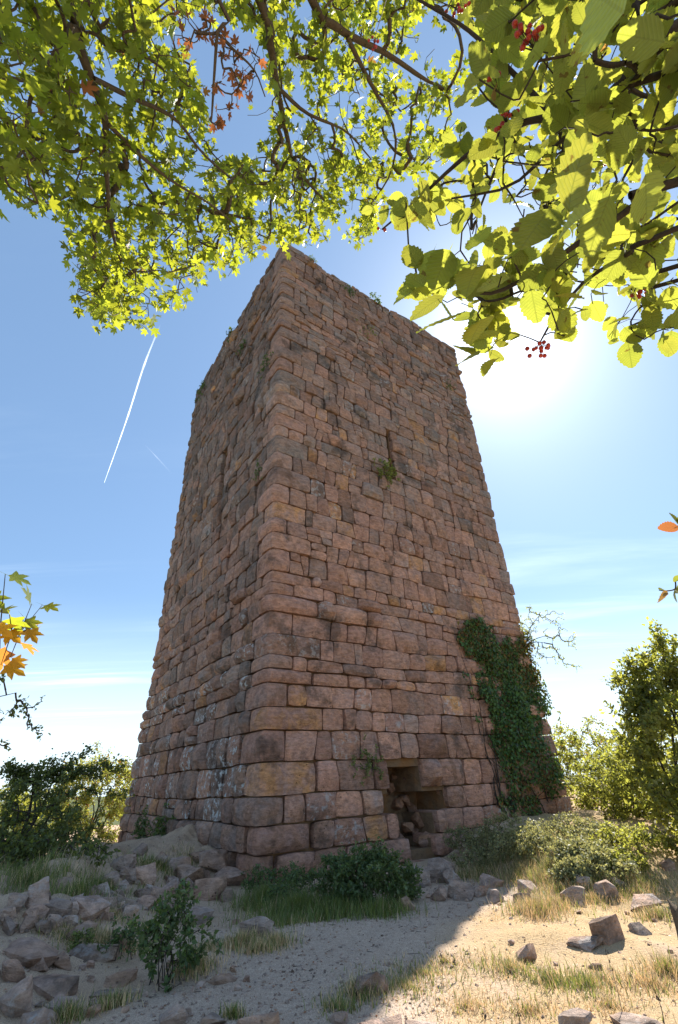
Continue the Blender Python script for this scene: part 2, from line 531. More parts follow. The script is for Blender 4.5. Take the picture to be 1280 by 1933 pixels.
def on_face(face, px, py):
    r = ray(px, py)
    along, out = (DL, -DR) if face == 'L' else (DR, -DL)
    off = 0.0
    for _ in range(4):
        t = ((NC + out * off - CAM) @ out) / (r @ out)
        P = CAM + r * t
        off = float(batter(P[2]))
    wid = WL if face == 'L' else WR
    return ((P - NC) @ along + off) / (wid + 2 * off) * wid, P[2]


def corner_z(py):
    a, b = 0.0, HT + 3
    for _ in range(40):
        m_ = (a + b) / 2
        y = project(NC + np.array([0, 0, m_]))[0][0, 1]
        if y > py: a = m_
        else: b = m_
    return a


# ------------------------------------------------------------------ ground
TC = NC + DL * WL / 2 + DR * WR / 2


def height(x, y):
    x, y = np.broadcast_arrays(np.asarray(x, float), np.asarray(y, float))
    P = np.stack([x, y, np.zeros_like(x)], -1)
    rr = np.hypot(x - TC[0], np.where(y < TC[1], (y - TC[1]) * 0.35, y - TC[1]))  # hilltop stretched out unseen behind the camera to bounce light on the walls
    rel = P - NC
    ul = rel @ DL; ol = rel @ (-DR); ur = rel @ DR; orr = rel @ (-DL)
    near = np.exp(-(np.maximum(rr - 17, 0) / 8) ** 2)
    h = 0.06 * vnoise(P, 0.55, 3) * near + 0.035 * vnoise(P, 1.7, 5) * near + 0.014 * vnoise(P, 5.0, 6) * near + 0.005 * vnoise(P, 14.0, 8) * near
    # sand and rubble banked against the left wall
    h = h + (0.36 + 0.2 * vnoise(P, 1.5, 51) + 0.12 * np.abs(vnoise(P, 2.6, 52)) + 0.1 * np.abs(vnoise(P, 6.0, 53))) * np.exp(-((ul - 2.6) / 1.6) ** 2 - (np.maximum(ol, 0) / 1.1) ** 2)
    h = h + 0.35 * np.exp(-((ul - 6.5) / 3.0) ** 2 - (np.maximum(ol, 0) / 1.6) ** 2)
    # rocky shelf on the left
    left = sstep(-2.2, -4.6, x) * sstep(2.0, 5.0, y) * np.exp(-(np.maximum(y - 11, 0) / 4) ** 2)
    h = h + 0.46 * left + 0.12 * left * vnoise(P, 1.1, 21) + 0.16 * left * np.abs(vnoise(P, 2.3, 22)) + 0.07 * left * np.abs(vnoise(P, 6.0, 23))
    # bank on the right with stones along its lip
    bank = sstep(2.6, 3.9, x + 0.12 * (y - 9)) * sstep(8.7, 10.1, y - 0.25 * (x - 4))
    h = h + 0.42 * bank + 0.09 * bank * vnoise(P, 1.0, 31)
    # earth against the right wall
    h = h + 0.12 * np.exp(-((ur - 8.0) / 2.6) ** 2 - (np.maximum(orr, 0) / 1.3) ** 2)
    # hill falls away
    dr = np.maximum(rr - 21, 0)
    h = h - 70.0 * (1 - np.exp(-(dr / 120.0) ** 1.3)) - 0.25 * dr * np.exp(-dr / 60)
    return h


def gz(x, y):
    return float(height(np.array([x]), np.array([y]))[0])


def ground_at(px, py):
    r = ray(px, py)
    ts = np.linspace(3.0, 40, 800)
    P = CAM + r * ts[:, None]
    d = P[:, 2] - height(P[:, 0], P[:, 1])
    k = np.argmax(d < 0)
    if d[k] >= 0: k = len(ts) - 1
    a, b = ts[max(k - 1, 0)], ts[k]
    for _ in range(14):
        m_ = (a + b) / 2; q = CAM + r * m_
        if q[2] - gz(q[0], q[1]) < 0: b = m_
        else: a = m_
    q = CAM + r * a
    return np.array([q[0], q[1], gz(q[0], q[1])])


def at_dist(px, dist):
    r = ray(px, 1470); r = r[:2] / np.linalg.norm(r[:2])
    x, y = r * dist
    return np.array([x, y, gz(x, y)])


def path_mask(x, y):
    """gravel path that bends from below the camera to the doorway"""
    pts = spline(np.array([[-1.1, 3.0], [-0.75, 5.5], [-0.25, 7.3], [0.6, 8.7], [1.9, 9.7], [2.7, 10.9]]), 40)
    w = np.interp(np.arange(40), [0, 15, 30, 39], [1.2, 1.35, 1.0, 0.6])
    d = np.min(np.hypot(x[..., None] - pts[:, 0], y[..., None] - pts[:, 1]) - w, axis=-1)
    return sstep(0.35, -0.25, d)


def make_ground():
    def axis(a, b, step, lo, hi, n):
        mid = np.arange(a, b, step)
        lo_ = a - np.geomspace(step, a - lo, n)[::-1]
        hi_ = mid[-1] + np.geomspace(step, hi - mid[-1], n)
        return np.concatenate([lo_, mid, hi_])
    xs = axis(-9.0, 9.0, 0.07, -7000, 7000, 46)
    ys = axis(3.5, 15.0, 0.06, -6000, 9000, 50)
    X, Y = np.meshgrid(xs, ys)
    Z = height(X, Y)
    V = np.stack([X, Y, Z], -1).reshape(-1, 3)
    nx, ny = len(xs), len(ys)
    i = (np.arange(ny - 1)[:, None] * nx + np.arange(nx - 1)[None]).ravel()
    F = np.stack([i, i + 1, i + nx + 1, i + nx], -1)
    x, y = V[:, 0], V[:, 1]
    rr = np.hypot(x - TC[0], np.where(y < TC[1], (y - TC[1]) * 0.35, y - TC[1]))
    nz = fbm(V * [1, 1, 0], 0.8, 40)
    path = path_mask(x + 0.25 * nz, y + 0.25 * vnoise(V * [1, 1, 0], 1.3, 41))
    grass = sstep(-0.4, 0.9, x - 0.45 * (y - 5.2) + 0.3 * nz) * (1 - path)
    far = sstep(22, 30, rr)  # pale soil carried far behind the camera, added for bounce light
    me = new_mesh('ground', V, [F], M_GROUND, {'cover': np.stack([path, grass, far, np.ones_like(far)], -1)})
    return link('ground', me, kind='structure')


make_ground()

# ------------------------------------------------------------------ tower
tower = thing('stone_tower', 'tall square ruined tower keep of rough red sandstone blocks', 'tower', tuple(NC))
TOWER_OFF = NC

# door niche (per height band, u interval left open on the right face) and arrow slits
_du = lambda px, py: on_face('R', px, py)
NICHE = [  # v0, v1, u0, u1
    (_du(780, 1606)[1], _du(780, 1588)[1], _du(775, 1600)[0], _du(822, 1600)[0]),
    (_du(780, 1588)[1], _du(780, 1538)[1], _du(751, 1560)[0], _du(826, 1560)[0]),
    (_du(780, 1538)[1], _du(780, 1495)[1], _du(722, 1515)[0], _du(846, 1515)[0]),
    (_du(780, 1495)[1], _du(780, 1446)[1], _du(735, 1470)[0], _du(799, 1470)[0]),
]
su, sv0 = on_face('R', 741, 900); su1, sv1 = on_face('R', 733, 812)
SLIT_R = (sv0, sv1, (su + su1) / 2 - 0.10, (su + su1) / 2 + 0.10)
lu, lv0 = on_face('L', 418, 936); lu1, lv1 = on_face('L', 422, 856)
SLIT_L = (lv0, lv1, (lu + lu1) / 2 - 0.22, (lu + lu1) / 2 + 0.22)

YS = [1700, 1664, 1613, 1559, 1504, 1439, 1378, 1334, 1288, 1234, 1194, 1152, 1119, 1075, 1034, 1003, 975, 944, 912, 879, 849, 819, 800, 777,
      759, 736, 716, 695, 672, 652, 631, 612, 590, 569, 549, 530, 511, 489, 472, 455]
ZC = np.array([corner_z(y) for y in YS])
ZC[0] = -0.45; ZC[1] = 0.07
# long upper courses are split so that no course is taller than about 0.62 m
zz = [ZC[0]]
for a, b in zip(ZC[:-1], ZC[1:]):
    if b - a > 0.62:
        m_ = a + (b - a) * random.uniform(0.42, 0.58); zz.append(m_)
    zz.append(b)
ZC = np.array(zz)
NCOURSE = len(ZC) - 1
CSEED = rng.random(NCOURSE + 1)


def joint_z(face, k, u):
    """height of the bed joint below course k"""
    u = np.asarray(u, float)
    amp = 0.055 + 0.04 * (3.0 < ZC[k] < 9.5)
    if k in (0,): amp = 0
    P = np.stack([u, np.full_like(u, CSEED[k] * 90), np.full_like(u, 5.0 if face == 'L' else 1.0)], -1)
    fade = np.clip(u / 1.5, 0, 1)
    z = ZC[k] + amp * fade * (vnoise(P, 0.45, 61) + 0.5 * vnoise(P, 1.3, 62))
    if k == NCOURSE:
        z = z + fade * 0.28 * vnoise(P, 0.9, 63) - 0.1 * fade
    return z


def grid_faces(nu, nv):
    i = (np.arange(nv - 1)[:, None] * nu + np.arange(nu - 1)[None]).ravel()
    return np.stack([i, i + 1, i + nu + 1, i + nu], -1)


def stone_patch(pt, c00, c10, c11, c01, bulge, back, seed, nu=7, nv=6, rough=0.02, gap=0.006):
    """one dressed block: cushion-shaped front with worn arrises, and sides going into the wall.
    pt(u,v,d)->xyz ; corners are (u,v)"""
    def par(n, size):
        e = min(0.10, 0.008 / max(size, 0.1))
        return np.concatenate([[0, e], np.linspace(e, 1 - e, n - 2)[1:-1], [1 - e, 1]])
    c00, c10, c11, c01 = (np.asarray(c, float) for c in (c00, c10, c11, c01))
    wid = max(0.1, 0.5 * (abs(c10[0] - c00[0]) + abs(c11[0] - c01[0]))); hei = max(0.08, 0.5 * (abs(c01[1] - c00[1]) + abs(c11[1] - c10[1])))
    hsh = lambda q: (math.sin(seed * q) * 4375.85) % 1
    pw = 2.5 + 10 * hsh(1.3)
    gap = 0.0015 + 0.009 * hsh(6.7) ** 3
    s, t = np.meshgrid(par(nu, wid), par(nv, hei))
    ins = np.array([gap / wid, gap / hei])
    # wobbly arrises
    wob = 0.10
    sr_ = ins[0] + s * (1 - 2 * ins[0]); tr_ = ins[1] + t * (1 - 2 * ins[1])
    Q = np.stack([s * wid * 2.2 + seed * 3.1, t * hei * 2.2 + seed * 1.7, np.full_like(s, seed)], -1)
    # corners are worn round
    ex = 2 * s - 1; ey = 2 * t - 1
    cornerw = (np.abs(ex) * np.abs(ey)) ** 3
    rnd_ = 0.008 + 0.03 * ((seed * 7.77) % 1) ** 2
    sr_ = sr_ - np.sign(ex) * cornerw * rnd_ / wid; tr_ = tr_ - np.sign(ey) * cornerw * rnd_ / hei
    edge = np.maximum(np.abs(ex), np.abs(ey))
    sr_ = sr_ - np.sign(ex) * (np.abs(ex) > 0.98) * np.abs(vnoise(Q, 1.7, 71)) * 0.022 / wid
    tr_ = tr_ - np.sign(ey) * (np.abs(ey) > 0.98) * np.abs(vnoise(Q, 1.7, 72)) * 0.022 / hei
    U = ((1 - sr_) * (1 - tr_))[..., None] * c00 + (sr_ * (1 - tr_))[..., None] * c10 + (sr_ * tr_)[..., None] * c11 + ((1 - sr_) * tr_)[..., None] * c01
    f = (1 - np.abs(ex) ** pw) * (1 - np.abs(ey) ** pw)
    d = bulge * f ** 0.8 + (hsh(5.1) - 0.5) * 0.055 - 0.05 * (edge > 0.995)
    d = d + (hsh(2.1) - 0.5) * 0.07 * (s - 0.5) + (hsh(3.7) - 0.42) * 0.08 * (t - 0.5) * min(1, hei * 2)
    chip = np.clip(vnoise(Q, 0.9, 76) - 0.35, 0, 1) * 0.10
    d = d - chip * f + rough * (vnoise(Q, 1.6, 73) + 0.6 * vnoise(Q, 4.0, 74)) * (0.35 + 0.65 * f)
    d = d + bulge * 0.35 * f * (vnoise(Q, 0.8, 75))
    Vf = pt(U[..., 0], U[..., 1], d).reshape(-1, 3)
    F = [grid_faces(nu, nv)]
    ring = np.concatenate([np.arange(nu), np.arange(1, nv) * nu + nu - 1, np.arange(nu - 2, -1, -1) + (nv - 1) * nu, np.arange(nv - 2, 0, -1) * nu])
    Ub = U.reshape(-1, 2)[ring]
    Vb = pt(Ub[:, 0], Ub[:, 1], np.full(len(ring), -back))
    n0 = nu * nv; m_ = len(ring); i = np.arange(m_); j = (i + 1) % m_
    F.append(np.stack([ring[j], ring[i], n0 + i, n0 + j], -1))
    return np.vstack([Vf, Vb]), F


STONES = []          # dicts: V, F, tone, area


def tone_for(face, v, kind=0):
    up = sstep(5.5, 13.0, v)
    r = np.clip((0.92 if face == 'R' else 0.45) - 0.42 * up * (1 if face == 'R' else 0.6) + rng.normal(0, 0.24), 0.02, 1)  # right face redder: warm bounce from the ground painted into the tone
    g = np.clip(0.58 - 0.12 * up + (0.05 if face == 'R' else -0.18) + rng.normal(0, 0.18) - 0.16 * sstep(14, 21, v), 0.03, 1)  # left face darker by painted shade; darkening towards the top is weathering
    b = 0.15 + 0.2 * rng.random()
    if rng.random() < 0.045: b = 1.0; g = min(1, g + 0.1)
    a = 0.0
    if face == 'L' and 0.8 < v < 4.8 and rng.random() < 0.38: a = 1.0
    elif rng.random() < 0.05: a = 0.5
    return np.array([r, g, b, a])


def visible_area(P):
    q, fw = project(P)
    if (fw < 0.1).any(): return 0
    x, y = q[:, 0], q[:, 1]
    if x.max() < 0 or x.min() > W0 or y.max() < 0 or y.min() > H0: return 0
    return 0.5 * abs(np.dot(x, np.roll(y, 1)) - np.dot(y, np.roll(x, 1)))


def add_stone(face, c, bulge, back=0.22, v=None, hi=False, tone=None, rough=0.02):
    seed = rng.random() * 50
    pt = lambda u, v_, d: face_pt(face, u, v_, d)
    big = abs(c[1][0] - c[0][0]) > 0.75 or hi
    V, F = stone_patch(pt, *c, bulge, back, seed, 9 if big else 7, 7 if big else 6, rough)
    cc = np.array(c)
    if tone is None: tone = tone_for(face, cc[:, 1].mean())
    STONES.append(dict(V=V, F=F, tone=tone, area=visible_area(face_pt(face, cc[:, 0], cc[:, 1], 0 * cc[:, 0])), face=face, uv=cc.mean(0)))


def quoin_pt(u, v, d):
    """u<0 runs along the left face, u>0 along the right face; the arris is worn"""
    r = 0.07
    q = np.sqrt(u * u + r * r)
    a, b = (q + u) / 2, (q - u) / 2         # along DR, along DL
    wl = q * 0 + (0.5 - 0.5 * u / q)        # share of the left face's outward direction
    bt = batter(v)
    out = -DR * wl[..., None] - DL * (1 - wl)[..., None]
    out = unit(out)
    k = d + bt * 1.0
    return NC + DR * (a - bt * (1 - wl) * 0 - 0)[..., None] + DL * b[..., None] + out * d[..., None] - (DR + DL) * bt[..., None] + np.array([0, 0, 1.]) * v[..., None]


def masonry():
    for k in range(NCOURSE):
        z0, z1 = ZC[k], ZC[k + 1]
        zm = (z0 + z1) / 2
        low = 1 - sstep(4.5, 9.0, zm)
        # quoin that wraps round the near corner
        lo_, sh_ = (rng.uniform(0.8, 1.25), rng.uniform(0.4, 0.7))
        if k % 2: ql, qr = lo_, sh_
        else: ql, qr = sh_ + 0.1, lo_ * (1 + 0.2 * low)
        seed = rng.random() * 50
        bul = (0.05 + 0.05 * low) * rng.uniform(0.4, 1.5)
        shrink = -0.10 * (k < 2) + 0.10 * (k == 2)
        pt = lambda u, v, d: quoin_pt(u, v, d + (-0.05 if k < 2 else 0.0))
        V, F = stone_patch(pt, (-ql, z0), (qr, z0), (qr, z1), (-ql, z1), bul, 0.30, seed, 15, 7, 0.025)
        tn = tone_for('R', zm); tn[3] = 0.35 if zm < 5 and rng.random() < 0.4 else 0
        STONES.append(dict(V=V, F=F, tone=tn, face='Q', uv=np.array([0, zm]),
                           area=visible_area(np.vstack([face_pt('L', [ql, 0], [z0, z0], 0), face_pt('R', [qr, qr], [z0, z1], 0), face_pt('L', [0, ql], [z1, z1], 0)]))))
        for face, wid, u in (('L', WL, ql), ('R', WR, qr)):
            mean = (0.66 if face == 'R' else 0.64) * low + (0.52 if face == 'R' else 0.54) * (1 - low)
            cuts = [u]
            while cuts[-1] < wid - 0.25:
                cuts.append(cuts[-1] + mean * rng.choice([rng.uniform(0.35, 0.7), rng.uniform(0.7, 1.2), rng.uniform(1.0, 1.75)], p=[.25, .45, .30]))
            if cuts[-1] > wid:
                cuts[-1] = wid
                if cuts[-1] - cuts[-2] < 0.3 and len(cuts) > 2: cuts.pop(-2)
            cuts[-1] = wid + rng.uniform(-0.03, 0.10)
            # openings
            holes = []
            if face == 'R':
                for (a, b, ua, ub) in NICHE:
                    if min(b, z1) - max(a, z0) > 0.4 * (z1 - z0): holes.append((ua, ub, True))
                a, b, ua, ub = SLIT_R
            else:
                a, b, ua, ub = SLIT_L
            if min(b, z1) - max(a, z0) > 0.4 * (z1 - z0): holes.append((ua, ub, False))
            for (ua, ub, ni) in holes:
                cuts = [c for c in cuts if c < ua - 0.28 or c > ub + 0.28] + [ua, ub]
                cuts.sort()
            cuts = [cuts[0]] + [c for c in cuts[1:]]
            tilt = [rng.normal(0, 0.035) for _ in cuts]; tilt[0] = 0
            for i, (a, b) in enumerate(zip(cuts[:-1], cuts[1:])):
                if any(abs(a - ua) < 1e-6 and abs(b - ub) < 1e-6 for ua, ub, _ in holes): continue
                if b - a < 0.06: continue
                ta, tb = tilt[i], tilt[i + 1]
                if any(abs(a - x) < 1e-6 for h in holes for x in h[:2]): ta = 0
                if any(abs(b - x) < 1e-6 for h in holes for x in h[:2]): tb = 0
                c = [(a - ta, joint_z(face, k, a)), (b - tb, joint_z(face, k, b)), (b + tb, joint_z(face, k + 1, b)), (a + ta, joint_z(face, k + 1, a))]
                c = [(float(p), float(q)) for p, q in c]
                last = b >= wid - 0.031
                bulge = rng.uniform(0.012, 0.05) + low * rng.uniform(0.0, 0.06)
                if rng.random() < 0.18: bulge += rng.uniform(0.04, 0.10)
                if face == 'L' and rng.random() < 0.25: bulge += 0.05
                by_hole = any(min(abs(a - h[1]), abs(b - h[0])) < 1e-6 and h[2] for h in holes)
                if by_hole and abs(a - NICHE[3][3]) < 1e-6: bulge += 0.13
                back = 0.75 if by_hole else (0.55 if last or k >= NCOURSE - 2 else 0.2)
                prot = 0.0
                if k >= NCOURSE - 1 and rng.random() < 0.14 and 1.2 < a < wid - 1: continue
                r_ = rng.random()
                p_split = 0.04 + 0.05 * (1 - low)
                if (z1 - z0) > 0.36 and r_ < p_split and not by_hole:
                    f_ = rng.uniform(0.38, 0.62)
                    m0 = (c[0][0] * (1 - f_) + c[3][0] * f_, c[0][1] * (1 - f_) + c[3][1] * f_); m1 = (c[1][0] * (1 - f_) + c[2][0] * f_, c[1][1] * (1 - f_) + c[2][1] * f_)
                    add_stone(face, [c[0], c[1], m1, m0], bulge * 0.7, back); add_stone(face, [m0, m1, c[2], c[3]], bulge * 0.8, back)
                else:
                    add_stone(face, c, bulge + prot, back, rough=0.022 + 0.012 * (face == 'L'))


masonry()
# the corbel-like block that overhangs the doorway, and its seat
vv0, vv1 = NICHE[3][0], NICHE[3][1]
order = sorted(range(len(STONES)), key=lambda i: -STONES[i]['area'])
single = set(order[:300])
rest = Acc()
for i, s in enumerate(STONES):
    a = np.tile(s['tone'], (len(s['V']), 1))
    if i in single:
        me = new_mesh('stone', s['V'] - TOWER_OFF, s['F'], M_STONE, {'tone': a})
        me.set_sharp_from_angle(angle=math.radians(38))
        link('stone', me, tower)
    else:
        rest.add(s['V'], s['F'], a)
rest_me = rest.mesh('masonry', M_STONE, 'tone', off=TOWER_OFF)
rest_me.set_sharp_from_angle(angle=math.radians(38))
link('masonry', rest_me, tower, kind='stuff')


def core():
    """rubble core behind the facing blocks, with the doorway niche and the slits let into it"""
    acc = Acc()
    rec = -0.13
    for face, wid, holes in (('R', WR, NICHE + [SLIT_R]), ('L', WL, [SLIT_L])):
        us = sorted({0.25, wid - 0.25, *[h[2] for h in holes], *[h[3] for h in holes]})
        vs = sorted({-0.5, HT - 0.55, *[h[0] for h in holes], *[h[1] for h in holes], *np.arange(0.5, 6, 0.75)})
        us = [us[0]] + [b for a, b in zip(us, us[1:]) if b - a > 1e-4]
        for a, b in zip(us, us[1:]):
            for c, d in zip(vs, vs[1:]):
                if d - c < 1e-5: continue
                um, vm = (a + b) / 2, (c + d) / 2
                if any(h[0] < vm < h[1] and h[2] < um < h[3] for h in holes): continue
                acc.add(face_pt(face, [a, b, b, a], [c, c, d, d], rec), np.array([[0, 1, 2, 3]] if face == 'R' else [[3, 2, 1, 0]]))
        for h in holes:          # reveals
            dep = -1.15 if h in NICHE else -1.3
            q = lambda u, v, dd: face_pt(face, u, v, dd)
            v0, v1, u0, u1 = h
            n = 9
            # back wall, rough
            gu, gv = np.meshgrid(np.linspace(u0, u1, n), np.linspace(v0, v1, n))
            dd = dep + 0.14 * vnoise(np.stack([gu, gv, gu * 0], -1), 5.0, 81) * (h in NICHE)
            acc.add(q(gu, gv, dd).reshape(-1, 3), grid_faces(n, n))
            for (ua, va, ub, vb) in ((u0, v0, u0, v1), (u1, v0, u1, v1), (u0, v0, u1, v0), (u0, v1, u1, v1)):
                if h in NICHE and va == vb:
                    other = [g for g in NICHE if g is not h and (abs(g[0] - va) < 1e-6 or abs(g[1] - va) < 1e-6)]
                    if other: continue
                a_, b_ = np.meshgrid(np.linspace(0, 1, 7), np.linspace(0, 1, 7))
                uu, vv = ua + (ub - ua) * a_, va + (vb - va) * a_; dd = rec + (dep - .1 - rec) * b_
                w_ = 0.05 * vnoise(np.stack([uu * 5, vv * 5, dd * 5], -1), 1.0, 83) * (h in NICHE) * (b_ > 0)
                acc.add(q(uu + w_ * (ua == ub), vv + w_ * (va == vb), dd).reshape(-1, 3), grid_faces(7, 7))
    # top and rear
    z = HT - 0.6
    A = [NC + DL * u + DR * v_ + np.array([0, 0, z]) for u, v_ in ((0.25, 0.25), (0.25, WR - .25), (WL - .25, WR - .25), (WL - .25, 0.25))]
    acc.add(np.array(A), np.array([[0, 1, 2, 3]]))
    for a, b in ((1, 2), (2, 3)):
        acc.add(np.array([A[a], A[b], A[b] - [0, 0, z + .6], A[a] - [0, 0, z + .6]]), np.array([[0, 1, 2, 3]]))
    # ledges that close steps between niche bands
    link('core', acc.mesh('core', M_MORTAR, smooth=False, off=TOWER_OFF), tower)


core()


# ------------------------------------------------------------------ rocks
def rock_mesh(name, dims, seed, tone, mat=None, npts=16, cuts=2, flat=0.0):
    r = np.random.default_rng(seed)
    bm = bmesh.new()
    p = r.uniform(-1, 1, (npts, 3))
    p = p / np.sqrt(np.max(np.abs(p), axis=1, keepdims=True) * np.linalg.norm(p, axis=1, keepdims=True)) * r.uniform(0.80, 1.0, (npts, 1))
    for q in p: bm.verts.new(q * 0.5 * np.array(dims))
    res = bmesh.ops.convex_hull(bm, input=bm.verts)
    dele = [g for g in res['geom_interior'] if isinstance(g, bmesh.types.BMVert)]
    bmesh.ops.delete(bm, geom=dele, context='VERTS')
    bmesh.ops.subdivide_edges(bm, edges=bm.edges, cuts=cuts, use_grid_fill=True, smooth=0.02)
    bmesh.ops.triangulate(bm, faces=bm.faces)
    bm.verts.index_update()
    V = np.array([v.co[:] for v in bm.verts]); bm.normal_update()
    Nn = np.array([v.normal[:] for v in bm.verts])
    F = np.array([[v.index for v in f.verts] for f in bm.faces])
    bm.free()
    m_ = float(np.mean(dims))
    V = V + Nn * (m_ * 0.035 * (vnoise(V / m_ + seed, 2.6, seed) + 0.7 * vnoise(V / m_ + seed, 7, seed)))[:, None]
    me = new_mesh(name, V, [F], mat or M_ROCK, {'tone': np.tile(tone, (len(V), 1))})
    me.set_sharp_from_angle(angle=math.radians(17))
    return me


GREY = np.array([0.30, 0.58, 0.2, 0.25]); RED = np.array([0.75, 0.6, 0.3, 0.0]); PALE = np.array([0.40, 0.78, 0.25, 0.35])
DARKR = np.array([0.25, 0.30, 0.15, 0.1]); BROWN = np.array([0.55, 0.5, 0.35, 0.0])
_seed = [100]


def rock(px, py, w, h, tone, label, dep=0.8, rz=0.0, tilt=0.0, name='rock', sink=0.36, group=None):
    """px,py = where the foot of the rock's middle meets the ground in view; w,h in photo pixels"""
    P = ground_at(px, py)
    fw = (P - CAM) @ _F
    k = fw / FPX
    _seed[0] += 1
    dims = (w * k * 1.08, w * k * dep, h * k * 1.2 / (1 - sink * 0.6))
    me = rock_mesh(name, dims, _seed[0], np.clip(tone + np.r_[rng.normal(0, .07, 3), 0], 0, 1), npts=10 + _seed[0] % 7)
    o = thing(name, label, 'rock', tuple(P + np.array([0, 0, dims[2] * (0.5 - sink)])), group, me)
    o.rotation_euler = (rng.normal(0, 0.06), tilt, rz + math.atan2(-P[0], P[1]) * 0.5)
    return o


